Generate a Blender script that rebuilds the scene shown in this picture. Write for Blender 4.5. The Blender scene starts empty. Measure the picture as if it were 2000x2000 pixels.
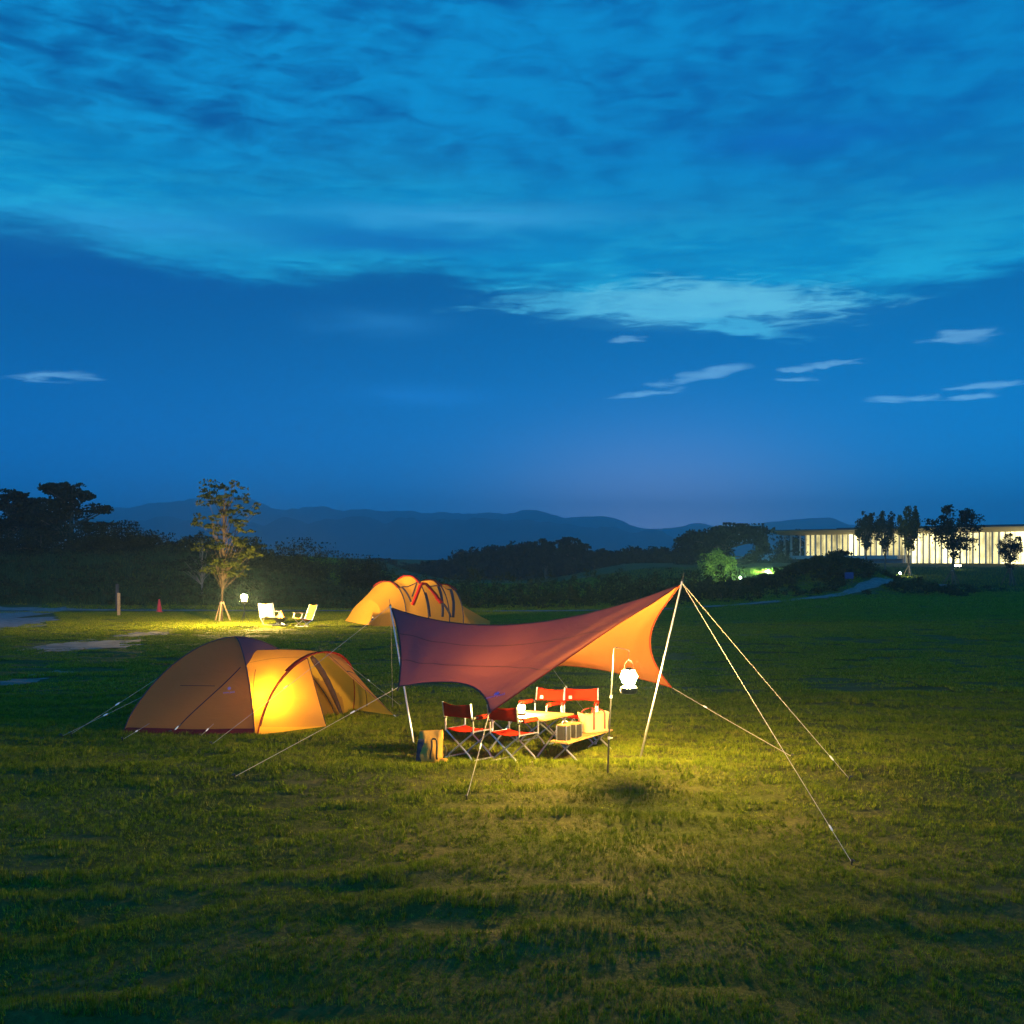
import bpy, bmesh, math, random
import numpy as np
from mathutils import Vector, Matrix, Euler

R = math.radians
random.seed(7)
rng = np.random.default_rng(11)
sc = bpy.context.scene
col = sc.collection
F, CX, HY, CAMH = 2300.0, 1000.0, 1097.0, 2.8

# ------------------------------------------------------------------ terrain
def sstep(t):
    t = np.clip(t, 0.0, 1.0)
    return t * t * (3 - 2 * t)

def phase(x, y):
    return (y + 0.05 * (x - 0.8) ** 2 * np.exp(-((x - 0.8) / 9.0) ** 2)
            + 0.35 * np.sin(x * 0.55 + 1.3) * np.sin(y * 0.31) + 0.10 * np.sin(x * 1.9 + y * 0.8) + .05 * np.sin(x * 4.3 + 2) + .22 * np.sin(y * 2.1 + x * .2)) / 0.98

def trough(x, y):
    """narrow worn wheel lines between the mown ridges, broken along their length"""
    f = np.mod(phase(x, y), 1.0) - .62
    m = np.clip(.25 + np.sin(x * .9 + y * 2.3) * np.sin(x * .37 - y * 1.1 + .6) * 1.3, 0, 1)
    return np.exp(-(f / .075) ** 2) * m

def H(x, y):
    """ground height (metres) - works on floats and arrays"""
    x = np.asarray(x, float); y = np.asarray(y, float)
    d = np.maximum(16.0 - y, 0.0)
    z = -0.55 * (1 - np.exp(-d / 2.5)) - 0.05 * d - .11 * np.maximum(12.2 - y, 0)
    z = np.maximum(z, -1.9)
    # long rise towards the pavilion on the right
    t = np.clip((y - 40) / 110.0, 0, 1.25)
    z = z + 2.0 * t ** 1.5 * sstep((x - 2) / 18.0)
    # grassy bank on the left
    bank = 3.3 * sstep((y - 67) / 18.0) * (1 - sstep((x + 24) / 15.0))
    z = z + bank
    # scrub mound in front of the pavilion
    z = z + 2.1 * np.exp(-(((x - 24.5) / 4.6) ** 2 + ((y - 90) / 6.0) ** 2))
    # mown ridges and gentle unevenness, near the camp only
    near = np.clip((70 - y) / 30.0, 0, 1)
    ph = phase(x, y)
    amp = 0.55 + 0.45 * np.sin(x * 0.83 + y * 0.47 + 0.8 * np.sin(x * .31)) * np.sin(y * 0.9 + 0.4 * x)
    rid = np.maximum(np.sin(ph * 2 * np.pi), -0.35)
    tro = trough(x, y)
    flat = 1 - 0.75 * np.exp(-(((x + 0.2) / 7.5) ** 2 + ((y - 18.5) / 2.6) ** 2))
    z = z - near * .035 * tro * flat
    z = z + near * flat * (0.050 * amp * rid + 0.045 * np.sin(x * 0.42 + 0.7) * np.sin(y * 0.37 + 1.1)
                    + 0.012 * np.sin(x * 2.3 + 1) * np.sin(y * 2.9))
    return z

def h(x, y):
    return float(H(x, y))

def at(px, py):
    """ground point seen at a photo pixel"""
    Y = 6.0
    sx, sz = (px - CX) / F, (HY - py) / F
    while Y < 400:
        if CAMH + sz * Y <= h(sx * Y, Y):
            break
        Y += 0.05
    return Vector((sx * Y, Y, h(sx * Y, Y)))

def pt(px, py, Y):
    return Vector(((px - CX) / F * Y, Y, CAMH + (HY - py) / F * Y))

def proj(p):
    return CX + F * p[0] / p[1], HY + F * (CAMH - p[2]) / p[1]

def onground(x, y, dz=0.0):
    return Vector((x, y, h(x, y) + dz))

# ------------------------------------------------------------------ materials
class NT:
    def __init__(s, nt): s.nt = nt
    def node(s, t, **kw):
        n = s.nt.nodes.new(t)
        for k, v in kw.items(): setattr(n, k, v)
        return n
    def put(s, sock, v):
        if hasattr(v, 'is_output') or hasattr(v, 'links'): s.nt.links.new(v, sock)
        else: sock.default_value = v
    def math(s, op, a, b=None, c=None, clamp=False):
        n = s.node('ShaderNodeMath', operation=op, use_clamp=clamp)
        for i, v in enumerate((a, b, c)):
            if v is not None: s.put(n.inputs[i], v)
        return n.outputs[0]
    def noise(s, vec, scale, detail=4.0, rough=0.55, dist=0.0):
        n = s.node('ShaderNodeTexNoise')
        if vec is not None: s.put(n.inputs['Vector'], vec)
        n.inputs['Scale'].default_value = scale; n.inputs['Detail'].default_value = detail
        n.inputs['Roughness'].default_value = rough; n.inputs['Distortion'].default_value = dist
        return n.outputs['Fac']
    def ramp(s, fac, stops, interp='LINEAR'):
        n = s.node('ShaderNodeValToRGB'); n.color_ramp.interpolation = interp
        el = n.color_ramp.elements
        while len(el) < len(stops): el.new(0.5)
        for e, (p, c) in zip(el, stops):
            e.position = p
            e.color = (c, c, c, 1) if isinstance(c, (int, float)) else (*c, 1)
        s.put(n.inputs[0], fac)
        return n.outputs[0]
    def mix(s, fac, a, b, blend='MIX'):
        n = s.node('ShaderNodeMix', data_type='RGBA', blend_type=blend)
        s.put(n.inputs[0], fac)
        s.put(n.inputs[6], a if not isinstance(a, tuple) else (*a[:3], 1))
        s.put(n.inputs[7], b if not isinstance(b, tuple) else (*b[:3], 1))
        return n.outputs[2]
    def maprange(s, v, a, b, c=0.0, d=1.0, smooth=True):
        n = s.node('ShaderNodeMapRange', interpolation_type='SMOOTHSTEP' if smooth else 'LINEAR')
        s.put(n.inputs['Value'], v)
        n.inputs['From Min'].default_value = a; n.inputs['From Max'].default_value = b
        n.inputs['To Min'].default_value = c; n.inputs['To Max'].default_value = d
        return n.outputs[0]
    def scalevec(s, vec, sx, sy, sz):
        n = s.node('ShaderNodeMapping'); s.put(n.inputs['Vector'], vec)
        n.inputs['Scale'].default_value = (sx, sy, sz)
        return n.outputs[0]

MATS = {}
def newmat(name):
    m = bpy.data.materials.new(name); m.use_nodes = True
    m.node_tree.nodes.clear()
    MATS[name] = m
    t = NT(m.node_tree)
    out = t.node('ShaderNodeOutputMaterial')
    return m, t, out

def pbr(name, c1, c2=None, rough=0.6, metal=0.0, scale=8.0, bump=0.0, bscale=None, spec=0.4):
    m, t, out = newmat(name)
    b = t.node('ShaderNodeBsdfPrincipled')
    tc = t.node('ShaderNodeTexCoord').outputs['Object']
    f = t.noise(tc, scale, 5.0)
    c2 = c2 or tuple(v * 0.7 for v in c1)
    t.put(b.inputs['Base Color'], t.mix(t.maprange(f, .35, .65), c2, c1))
    b.inputs['Roughness'].default_value = rough; b.inputs['Metallic'].default_value = metal
    b.inputs['Specular IOR Level'].default_value = spec
    if bump:
        bn = t.node('ShaderNodeBump'); bn.inputs['Strength'].default_value = bump; bn.inputs['Distance'].default_value = 0.02
        t.put(bn.inputs['Height'], t.noise(tc, bscale or scale * 3, 6.0))
        t.put(b.inputs['Normal'], bn.outputs[0])
    t.put(out.inputs[0], b.outputs[0])
    return m

def cloth(name, c1, trans, mixf, wr=0.25, wscale=(3, 3, 3), weave=0.12, var=0.82, outer=None):
    """thin woven cloth: diffuse + translucent, faint wrinkles"""
    m, t, out = newmat(name)
    tc = t.node('ShaderNodeTexCoord').outputs['Object']
    f = t.noise(tc, 2.2, 5.0)
    cc = t.mix(f, tuple(v * var for v in c1), c1)
    ct = t.mix(f, tuple(v * var for v in trans), trans)
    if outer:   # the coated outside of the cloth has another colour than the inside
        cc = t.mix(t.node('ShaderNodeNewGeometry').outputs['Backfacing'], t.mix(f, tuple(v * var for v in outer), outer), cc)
    d = t.node('ShaderNodeBsdfDiffuse'); tr = t.node('ShaderNodeBsdfTranslucent')
    t.put(d.inputs['Color'], cc); t.put(tr.inputs['Color'], ct)
    bn = t.node('ShaderNodeBump'); bn.inputs['Strength'].default_value = wr; bn.inputs['Distance'].default_value = 0.06
    w = t.noise(t.scalevec(tc, *wscale), 1.0, 5.0, 0.5, 0.6)
    fine = t.noise(tc, 160.0, 2.0)
    t.put(bn.inputs['Height'], t.math('MULTIPLY_ADD', fine, 0.02 * weave / .12, w))
    t.put(d.inputs['Normal'], bn.outputs[0]); t.put(tr.inputs['Normal'], bn.outputs[0])
    mx = t.node('ShaderNodeMixShader'); mx.inputs[0].default_value = mixf
    t.put(mx.inputs[1], d.outputs[0]); t.put(mx.inputs[2], tr.outputs[0])
    t.put(out.inputs[0], mx.outputs[0])
    return m

def leafmat(name, dark, light, trans=0.35, nscale=0.5):
    m, t, out = newmat(name)
    g = t.node('ShaderNodeNewGeometry')
    f = t.noise(g.outputs['Position'], nscale, 3.0)
    r = t.math('ADD', t.math('MULTIPLY', g.outputs['Random Per Island'], 0.6), t.math('MULTIPLY', f, 0.6))
    c = t.mix(t.maprange(r, 0.2, 0.95), dark, light)
    d = t.node('ShaderNodeBsdfDiffuse'); tr = t.node('ShaderNodeBsdfTranslucent')
    t.put(d.inputs['Color'], c); t.put(tr.inputs['Color'], c)
    mx = t.node('ShaderNodeMixShader'); mx.inputs[0].default_value = trans
    t.put(mx.inputs[1], d.outputs[0]); t.put(mx.inputs[2], tr.outputs[0])
    t.put(out.inputs[0], mx.outputs[0])
    return m

def emit(name, c, s, camera_noise=False):
    m, t, out = newmat(name)
    e = t.node('ShaderNodeEmission'); e.inputs['Color'].default_value = (*c, 1); e.inputs['Strength'].default_value = s
    if camera_noise:
        tc = t.node('ShaderNodeTexCoord').outputs['Object']
        f = t.noise(t.scalevec(tc, .5, .5, .22), 1.0, 4.0, 0.6)
        t.put(e.inputs['Strength'], t.math('MULTIPLY', t.maprange(f, .3, .7, .35, 1.45), s))
    t.put(out.inputs[0], e.outputs[0])
    return m

WARM = (1.0, 0.60, 0.20)
M_alu = pbr('brushed_aluminium', (.72, .70, .68), (.55, .54, .53), 0.32, 0.9, 40)
M_steel = pbr('dark_steel', (.07, .07, .075), (.04, .04, .045), 0.35, 0.7, 30)
M_black = pbr('black_fabric', (.018, .018, .02), (.01, .01, .012), 0.75, 0, 30, .3)
M_blackmetal = pbr('black_enamel', (.02, .02, .022), None, 0.35, 0.2, 20)
M_rope = pbr('guy_rope_cord', (.46, .40, .32), (.36, .31, .25), 0.8, 0, 90, .3)
M_red = cloth('red_canvas', (.42, .022, .008), (.22, .01, .004), 0.22, .18, (9, 9, 9))
M_redarm = cloth('red_arm_canvas', (.44, .034, .01), (.4, .02, .008), 0.1, .15, (9, 9, 9))
M_white = pbr('white_label', (.78, .76, .72), (.72, .7, .66), .6)
M_bamboo = pbr('bamboo_board', (.50, .28, .09), (.40, .20, .06), 0.42, 0, 5, .08, 60)
M_bag = cloth('cream_canvas', (.52, .38, .19), (.4, .28, .12), .12, .5, (7, 7, 7))
M_redstrap = pbr('red_strap', (.50, .04, .03), None, .7, 0, 30)
M_sack = cloth('ochre_sack', (.52, .27, .06), (.35, .15, .03), .12, .55, (8, 8, 5))
M_blackstrap = pbr('black_webbing', (.02, .018, .016), None, .7, 0, 40)
M_navy = pbr('navy_side_fabric', (.02, .025, .06), (.012, .014, .03), .8, 0, 20)
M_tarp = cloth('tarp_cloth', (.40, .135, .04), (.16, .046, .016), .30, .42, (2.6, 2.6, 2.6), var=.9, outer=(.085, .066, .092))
M_seam = pbr('seam_thread', (.03, .018, .02), None, .85)
M_trimred = cloth('dark_red_trim', (.30, .03, .02), (.2, .02, .01), .1, .1)
M_tent = cloth('ochre_tent_cloth', (.66, .38, .06), (.88, .42, .03), .50, .30, (2, 2, 4), var=.9, outer=(.33, .155, .06))
M_fartent = cloth('amber_tent_cloth', (.46, .22, .06), (.85, .44, .05), .45, .3, (1.2, 1.2, 2), var=.88, outer=(.52, .25, .045))
M_tenttop = cloth('grey_blue_tent_cloth', (.15, .08, .10), (.35, .12, .12), .30, .15, (2, 2, 2))
M_inner = cloth('inner_tent_cloth', (.60, .36, .10), (.95, .66, .20), .80, .2, (3, 3, 3))
M_skirt = cloth('maroon_mud_skirt', (.10, .018, .02), (.1, .01, .01), .1, .4, (6, 6, 6))
M_brightred = cloth('bright_red_trim', (.75, .03, .02), (.5, .02, .01), .2, .08)
M_darkpole = pbr('dark_pole_sleeve', (.06, .03, .035), None, .7)
M_logo = pbr('blue_print', (.05, .15, .60), (.04, .12, .5), .6)
M_logolilac = pbr('lilac_print', (.25, .2, .4), (.22, .17, .34), .6)
M_wood = pbr('weathered_timber', (.42, .27, .15), (.30, .19, .10), .8, 0, 12, .2)
M_bark = pbr('tree_bark', (.11, .075, .05), (.06, .045, .03), .9, 0, 6, .5)
M_greybark = pbr('pale_bark', (.22, .18, .14), (.13, .11, .09), .9, 0, 8, .4)
M_cone = pbr('red_plastic', (.62, .025, .03), (.5, .02, .025), .5, 0, 5)
M_fabcream = cloth('cream_seat_cloth', (.80, .72, .50), (.6, .5, .3), .15, .3, (5, 5, 5))
M_faborange = cloth('orange_seat_cloth', (.75, .33, .06), (.6, .25, .04), .25, .3, (5, 5, 5))
M_lead = leafmat('dark_leaves', (.009, .013, .008), (.024, .034, .016), .3, .25)
M_leaflit = leafmat('fresh_leaves', (.05, .075, .012), (.12, .14, .03), .45, .5)
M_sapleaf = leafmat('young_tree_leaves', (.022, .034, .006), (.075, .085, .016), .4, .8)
M_darkbark = pbr('brown_bark', (.075, .05, .032), (.045, .03, .02), .9, 0, 6, .5)
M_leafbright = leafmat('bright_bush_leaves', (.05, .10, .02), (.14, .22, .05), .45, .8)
M_wood_far = leafmat('far_wood_leaves', (.010, .013, .009), (.024, .032, .016), .3, .12)
M_scrub = leafmat('scrub_leaves', (.02, .028, .010), (.06, .065, .022), .35, .3)
M_longgrass = leafmat('long_grass_blades', (.022, .045, .015), (.06, .10, .035), .35, .25)
M_concrete = pbr('smooth_concrete', (.42, .41, .39), (.36, .35, .33), .8, 0, 1.5, .1)
M_roof = pbr('dark_roof_metal', (.05, .055, .06), None, .6)
M_soffit = pbr('timber_soffit', (.62, .50, .30), (.52, .41, .23), .7, 0, .8)
M_fin = pbr('pale_steel_fins', (.55, .52, .46), (.48, .45, .40), .5, .1, 2)
M_globe = emit('lantern_mantle', (1.0, .66, .17), 4600)
M_globe_small = emit('small_lantern_mantle', (1.0, .62, .22), 4600)
M_globe_tent = emit('tent_lantern_mantle', (1.0, .66, .17), 1600)
M_globe_far = emit('far_lantern_mantle', (1.0, .66, .18), 13500)
M_flame = emit('flame', (1.0, .28, .03), 26)
M_sign = pbr('blue_sign_face', (.015, .03, .13), (.012, .025, .11), .5)

# ------------------------------------------------------------------ mesh helpers
class MB:
    def __init__(s): s.v = []; s.f = []
    def add(s, vs, fs):
        o = len(s.v); s.v += [tuple(p) for p in vs]; s.f += [tuple(i + o for i in f) for f in fs]
        return s
    def tube(s, pts, r, n=8, cap=True, closed=False):
        pts = [Vector(p) for p in pts]; rr = r if isinstance(r, (list, tuple)) else [r] * len(pts)
        vs, fs = [], []; up = None
        for i, p in enumerate(pts):
            a = pts[max(i - 1, 0)]; b = pts[min(i + 1, len(pts) - 1)]
            d = (b - a).normalized()
            if up is None:
                up = Vector((0, 0, 1)) if abs(d.z) < .9 else Vector((1, 0, 0))
            x = d.cross(up).normalized(); up = x.cross(d).normalized()
            for k in range(n):
                t = 2 * math.pi * k / n
                vs.append(p + (x * math.cos(t) + up * math.sin(t)) * rr[i])
        for i in range(len(pts) - 1):
            for k in range(n):
                fs.append((i * n + k, i * n + (k + 1) % n, (i + 1) * n + (k + 1) % n, (i + 1) * n + k))
        if cap:
            fs.append(tuple(range(n))[::-1]); fs.append(tuple(range((len(pts) - 1) * n, len(pts) * n)))
        return s.add(vs, fs)
    def lathe(s, c, prof, n=20):
        c = Vector(c); vs, fs = [], []
        for r, z in prof:
            for k in range(n):
                t = 2 * math.pi * k / n
                vs.append(c + Vector((r * math.cos(t), r * math.sin(t), z)))
        for i in range(len(prof) - 1):
            for k in range(n):
                fs.append((i * n + k, i * n + (k + 1) % n, (i + 1) * n + (k + 1) % n, (i + 1) * n + k))
        fs.append(tuple(range(n))[::-1]); fs.append(tuple(range((len(prof) - 1) * n, len(prof) * n)))
        return s.add(vs, fs)
    def box(s, c, d, ax=None, bev=0.0):
        """bevelled box: centre, size, optional 3 axes"""
        c = Vector(c); ax = ax or (Vector((1, 0, 0)), Vector((0, 1, 0)), Vector((0, 0, 1)))
        bm = bmesh.new(); bmesh.ops.create_cube(bm, size=1)
        for v in bm.verts: v.co = Vector((v.co.x * d[0], v.co.y * d[1], v.co.z * d[2]))
        b = bev or min(d) * .12
        bmesh.ops.bevel(bm, geom=bm.edges[:], offset=b, segments=2, affect='EDGES', profile=.7)
        bm.verts.ensure_lookup_table()
        vs = [c + ax[0] * v.co.x + ax[1] * v.co.y + ax[2] * v.co.z for v in bm.verts]
        fs = [[v.index for v in f.verts] for f in bm.faces]
        bm.free()
        return s.add(vs, fs)
    def grid(s, fn, nu, nv, thick=0.0, u0=0., u1=1., v0=0., v1=1.):
        vs = [fn(u0 + (u1 - u0) * i / nu, v0 + (v1 - v0) * j / nv) for i in range(nu + 1) for j in range(nv + 1)]
        fs = [(i * (nv + 1) + j, (i + 1) * (nv + 1) + j, (i + 1) * (nv + 1) + j + 1, i * (nv + 1) + j + 1)
              for i in range(nu) for j in range(nv)]
        return s.add(vs, fs)
    def face_up(s):
        for i, f in enumerate(s.f):
            a, b, c_ = (Vector(s.v[j]) for j in f[:3])
            if (b - a).cross(c_ - a).z < 0: s.f[i] = tuple(reversed(f))
        return s
    def strip(s, pts, wdir, w):
        """flat ribbon along pts, half width vector per point"""
        vs, fs = [], []
        for i, p in enumerate(pts):
            d = wdir[i] if isinstance(wdir, list) else wdir
            vs += [Vector(p) - d * w, Vector(p) + d * w]
        for i in range(len(pts) - 1): fs.append((2 * i, 2 * i + 1, 2 * i + 3, 2 * i + 2))
        return s.add(vs, fs)
    def build(s, name, mat, parent=None, smooth=True, solid=0.0, sub=0):
        me = bpy.data.meshes.new(name)
        off = Vector(parent['_org']) if parent is not None and '_org' in parent else Vector((0, 0, 0))
        me.from_pydata([tuple(Vector(p) - off) for p in s.v], [], s.f)
        me.validate(); me.update()
        if smooth:
            me.shade_smooth() if hasattr(me, 'shade_smooth') else None
        o = bpy.data.objects.new(name, me); col.objects.link(o)
        me.materials.append(mat)
        if parent is not None:
            o.parent = parent; o['_org'] = tuple(off)
        if solid:
            md = o.modifiers.new('thickness', 'SOLIDIFY'); md.thickness = solid; md.offset = 0
        if smooth:
            try: me.set_sharp_from_angle(angle=R(40))
            except Exception: pass
        return o

def tag(o, label=None, cat=None, group=None, kind=None):
    if label: o['label'] = label
    if cat: o['category'] = cat
    if group: o['group'] = group
    if kind: o['kind'] = kind
    return o

def thing(name, label, cat, loc=(0, 0, 0), group=None):
    o = bpy.data.objects.new(name, None); col.objects.link(o)
    o.location = loc; o.empty_display_size = .1
    o['_org'] = tuple(loc)
    return tag(o, label, cat, group)

def kids(o): return [c for c in bpy.data.objects if c.parent == o]
def dup(root, loc, rz, label, scale=1.0):
    r = root.copy(); col.objects.link(r); r.location = loc; r.rotation_euler = (0, 0, rz); r.scale = (scale,) * 3
    r['label'] = label
    for ch in kids(root):
        c = ch.copy(); col.objects.link(c); c.parent = r
        for g in kids(ch):
            d = g.copy(); col.objects.link(d); d.parent = c
    return r

def npmesh(name, V, Fc, mat, parent=None, nper=4):
    """fast mesh from arrays"""
    me = bpy.data.meshes.new(name)
    off = np.array(parent['_org'] if parent is not None and '_org' in parent else (0, 0, 0))
    V = (np.asarray(V) - off).astype(np.float32)
    n = len(Fc)
    me.vertices.add(len(V)); me.vertices.foreach_set('co', V.ravel())
    me.loops.add(n * nper); me.loops.foreach_set('vertex_index', np.asarray(Fc, np.int32).ravel())
    me.polygons.add(n); me.polygons.foreach_set('loop_start', np.arange(0, n * nper, nper, dtype=np.int32))
    me.update(calc_edges=True); me.validate()
    me.materials.append(mat)
    o = bpy.data.objects.new(name, me); col.objects.link(o)
    if parent is not None:
        o.parent = parent; o['_org'] = tuple(off)
    return o

def leaf_arrays(C, size, flat=0.0, asp=.55, rg=rng):
    n = len(C)
    u = rg.normal(size=(n, 3)); u[:, 2] *= (1 - flat); u /= np.linalg.norm(u, axis=1)[:, None] + 1e-9
    w = rg.normal(size=(n, 3)); w[:, 2] *= (1 - flat)
    w -= (w * u).sum(1)[:, None] * u; w /= np.linalg.norm(w, axis=1)[:, None] + 1e-9
    s = size * rg.uniform(.6, 1.3, (n, 1))
    V = np.stack([C - u * s, C + w * s * asp, C + u * s, C - w * s * asp], 1).reshape(-1, 3)
    return V, np.arange(4 * n).reshape(-1, 4)

def blob_points(blobs, rg=rng):
    """leaf centres: every blob (c, r, clumps, leaves) breaks up into ragged clumps"""
    out = []; cents = []
    for c, r, nc, nl in blobs:
        c = np.array(c, float); r = np.array(r, float)
        d = rg.normal(size=(nc, 3)); d /= np.linalg.norm(d, axis=1)[:, None]
        sub = c + d * r * rg.uniform(.25, 1, (nc, 1)) ** .55
        cents.append(sub)
        sr = r * .27 * rg.uniform(.55, 1.3, (nc, 1))
        k = max(1, nl // nc)
        out.append((sub[:, None, :] + np.clip(rg.normal(size=(nc, k, 3)), -1.35, 1.35) * sr[:, None, :] * np.array([1, 1, .75])).reshape(-1, 3))
    return np.concatenate(out), np.concatenate(cents)

def tree(name, label, cat, base, trunk_h, trunk_r, blobs, leaf, mleaf, mbark=None, limbs=14, group=None, flat=0.0,
         lean=(0, 0), crownname='crown', seed=1, forks=None):
    rg = np.random.default_rng(seed)
    base = Vector(base)
    t = thing(name, label, cat, base, group)
    bl = [((base.x + c[0], base.y + c[1], base.z + c[2]), r, nc, nl) for c, r, nc, nl in blobs]
    P, cents = blob_points(bl, rg)
    V, Fc = leaf_arrays(P, leaf, flat, rg=rg)
    m = MB()
    top = base + Vector((lean[0], lean[1], trunk_h))
    tr = []
    for i in range(7):
        k = i / 6
        tr.append(base.lerp(top, k) + Vector((rg.normal() * .04, rg.normal() * .04, 0)) * trunk_h * .12 * (0 < i))
    tr[0] = base - Vector((0, 0, .15))
    m.tube(tr, [trunk_r * (1.25 - 1.0 * i / 6) for i in range(7)], 9)
    idx = rg.permutation(len(cents))[:limbs]
    for i in idx:
        e = Vector(cents[i])
        k = min(max((e.z - base.z) / max(trunk_h, .1) - .28, .25), .92)
        s = tr[int(k * 6)].lerp(tr[min(int(k * 6) + 1, 6)], k * 6 - int(k * 6))
        mid = s.lerp(e, .5) + Vector((rg.normal(), rg.normal(), .6 + rg.normal() * .3)) * (e - s).length * .07
        m.tube([s, mid, e], [trunk_r * .42, trunk_r * .26, trunk_r * .1], 6)
    m.build('trunk', mbark or M_bark, t)
    npmesh(crownname, V, Fc, mleaf, t)
    return t

# ------------------------------------------------------------------ camera
cam = bpy.data.cameras.new('camera'); co = bpy.data.objects.new('camera', cam); col.objects.link(co)
co.location = (0, 0, CAMH); co.rotation_euler = (R(90), 0, 0)
cam.sensor_width = 36; cam.lens = F / 2000 * 36; cam.shift_y = (HY - 1000) / 2000
cam.clip_end = 6000; cam.clip_start = .1
sc.camera = co

# ------------------------------------------------------------------ sky
w = bpy.data.worlds.new('World'); sc.world = w; w.use_nodes = True
w.node_tree.nodes.clear()
t = NT(w.node_tree)
wo = t.node('ShaderNodeOutputWorld'); bg = t.node('ShaderNodeBackground')
t.put(wo.inputs[0], bg.outputs[0])
dirv = t.node('ShaderNodeTexCoord').outputs['Generated']
sx = t.node('ShaderNodeSeparateXYZ'); t.put(sx.inputs[0], dirv)
az = t.math('ARCTAN2', sx.outputs[0], sx.outputs[1])
el = t.math('ARCSINE', sx.outputs[2])
def AZ(px): return math.atan((px - CX) / F)
def EL(px, py): return math.atan((HY - py) / F * math.cos(AZ(px)))
cv = t.node('ShaderNodeCombineXYZ'); t.put(cv.inputs[0], az); t.put(cv.inputs[1], el); cv.inputs[2].default_value = 1.7
n_wide = t.noise(t.scalevec(cv.outputs[0], 5.5, 22, 1), 1.0, 5, .55, .3)
n_streak = t.noise(t.scalevec(cv.outputs[0], 12, 75, 1), 1.0, 5, .6, .5)
n_mot = t.noise(t.scalevec(cv.outputs[0], 19, 56, 1), 1.0, 7, .58, .5)
n_fine = t.noise(t.scalevec(cv.outputs[0], 26, 150, 1), 1.0, 7, .62, .8)
n_big = t.noise(t.scalevec(cv.outputs[0], 3.2, 8, 1), 1.0, 3, .5, .2)
# warped coordinates so that no edge is clean
elw = t.math('ADD', el, t.math('MULTIPLY', t.math('SUBTRACT', n_wide, .5), .060))
elw = t.math('ADD', elw, t.math('MULTIPLY', t.math('SUBTRACT', n_streak, .5), .016))
azw = t.math('ADD', az, t.math('MULTIPLY', t.math('SUBTRACT', n_wide, .5), .10))
azw = t.math('ADD', azw, t.math('MULTIPLY', t.math('SUBTRACT', n_streak, .5), .05))
lr = t.maprange(az, -.45, .42)                                   # west is brighter
base = t.mix(lr, (.0008, .072, .235), (.0010, .118, .330))
low = t.maprange(el, 0.0, .16, 1, 0)
base = t.mix(t.math('MULTIPLY', low, .9), base, t.mix(lr, (.002, .085, .290), (.003, .150, .385)))
# glow of a town beyond the hills
ga = t.math('DIVIDE', t.math('SUBTRACT', az, AZ(1290)), .13); ge = t.math('DIVIDE', el, .075)
gl = t.math('POWER', 2.718, t.math('MULTIPLY', t.math('ADD', t.math('MULTIPLY', ga, ga), t.math('MULTIPLY', ge, ge)), -1))
base = t.mix(t.math('MULTIPLY', gl, .95), base, (.20, .27, .50))
# lower rim of the high cloud sheet, from left to right
fc = t.node('ShaderNodeFloatCurve')
t.put(fc.inputs['Value'], t.maprange(az, -.5, .5, 0, 1, False))
cur = fc.mapping.curves[0]
rim = [(-600, 440), (0, 445), (220, 475), (420, 540), (800, 520), (1000, 560), (1300, 590), (1600, 580), (1800, 550), (2000, 535), (2600, 500)]
pts_ = [((AZ(a) + .5), EL(a, b) / .5) for a, b in rim]
pts_ = [p for p in pts_ if 0 <= p[0] <= 1]
while len(cur.points) < len(pts_): cur.points.new(.5, .5)
for p, q in zip(cur.points, pts_): p.location = q
fc.mapping.update()
rel = t.math('SUBTRACT', elw, t.math('MULTIPLY', fc.outputs[0], .5))   # height above the rim
sheet = t.maprange(t.math('ADD', rel, t.math('MULTIPLY', t.math('SUBTRACT', n_fine, .5), .03)), -.014, .016)
fade = t.maprange(rel, .01, .125, 1, 0)
bandm = t.math('MULTIPLY', sheet, fade)
up = t.maprange(rel, .01, .11)
dark_up = t.mix(lr, (.0012, .074, .245), (.0012, .104, .330))
lite_up = t.mix(lr, (.0030, .265, .570), (.0018, .195, .465))
mott = t.maprange(t.math('ADD', t.math('ADD', t.math('MULTIPLY', n_mot, .5), t.math('MULTIPLY', n_big, .35)), t.math('MULTIPLY', n_fine, .15)), .38, .62)
upper = t.mix(mott, dark_up, lite_up)
c = t.mix(t.math('MULTIPLY', up, .92), base, upper)
bandc = t.mix(t.maprange(t.math('ADD', t.math('MULTIPLY', n_wide, .65), t.math('MULTIPLY', n_fine, .35)), .40, .60), (.0018, .255, .530), (.012, .385, .640))
c = t.mix(t.math('MULTIPLY', bandm, t.maprange(n_streak, .15, .65, .55, 1)), c, bandc)
# single clouds
def blob(px, py, wx, wy, tilt=0.0, power=1.0, crisp=False):
    a0, e0 = AZ(px), EL(px, py); sa, se = wx / F, wy / F
    da = t.math('SUBTRACT', azb, a0); de = t.math('SUBTRACT', elb, e0)
    if tilt: de = t.math('SUBTRACT', de, t.math('MULTIPLY', da, tilt))
    da = t.math('DIVIDE', da, sa); de = t.math('DIVIDE', de, se)
    q = t.math('ADD', t.math('MULTIPLY', da, da), t.math('MULTIPLY', de, de))
    g_ = t.math('POWER', 2.718, t.math('MULTIPLY', q, -1.0))
    if crisp:
        raw = g_
        g_ = t.math('ADD', g_, t.math('MULTIPLY', t.math('SUBTRACT', n_fine, .5), 1.6))
        g_ = t.math('ADD', g_, t.math('MULTIPLY', t.math('SUBTRACT', n_streak, .5), .75))
        return t.math('MULTIPLY', t.maprange(g_, .30, 1.0, 0, power), t.maprange(raw, .06, .40))
    return t.math('MULTIPLY', g_, t.math('MULTIPLY', t.maprange(n_streak, .2, .6, .55, 1.15), power), clamp=True)
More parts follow.
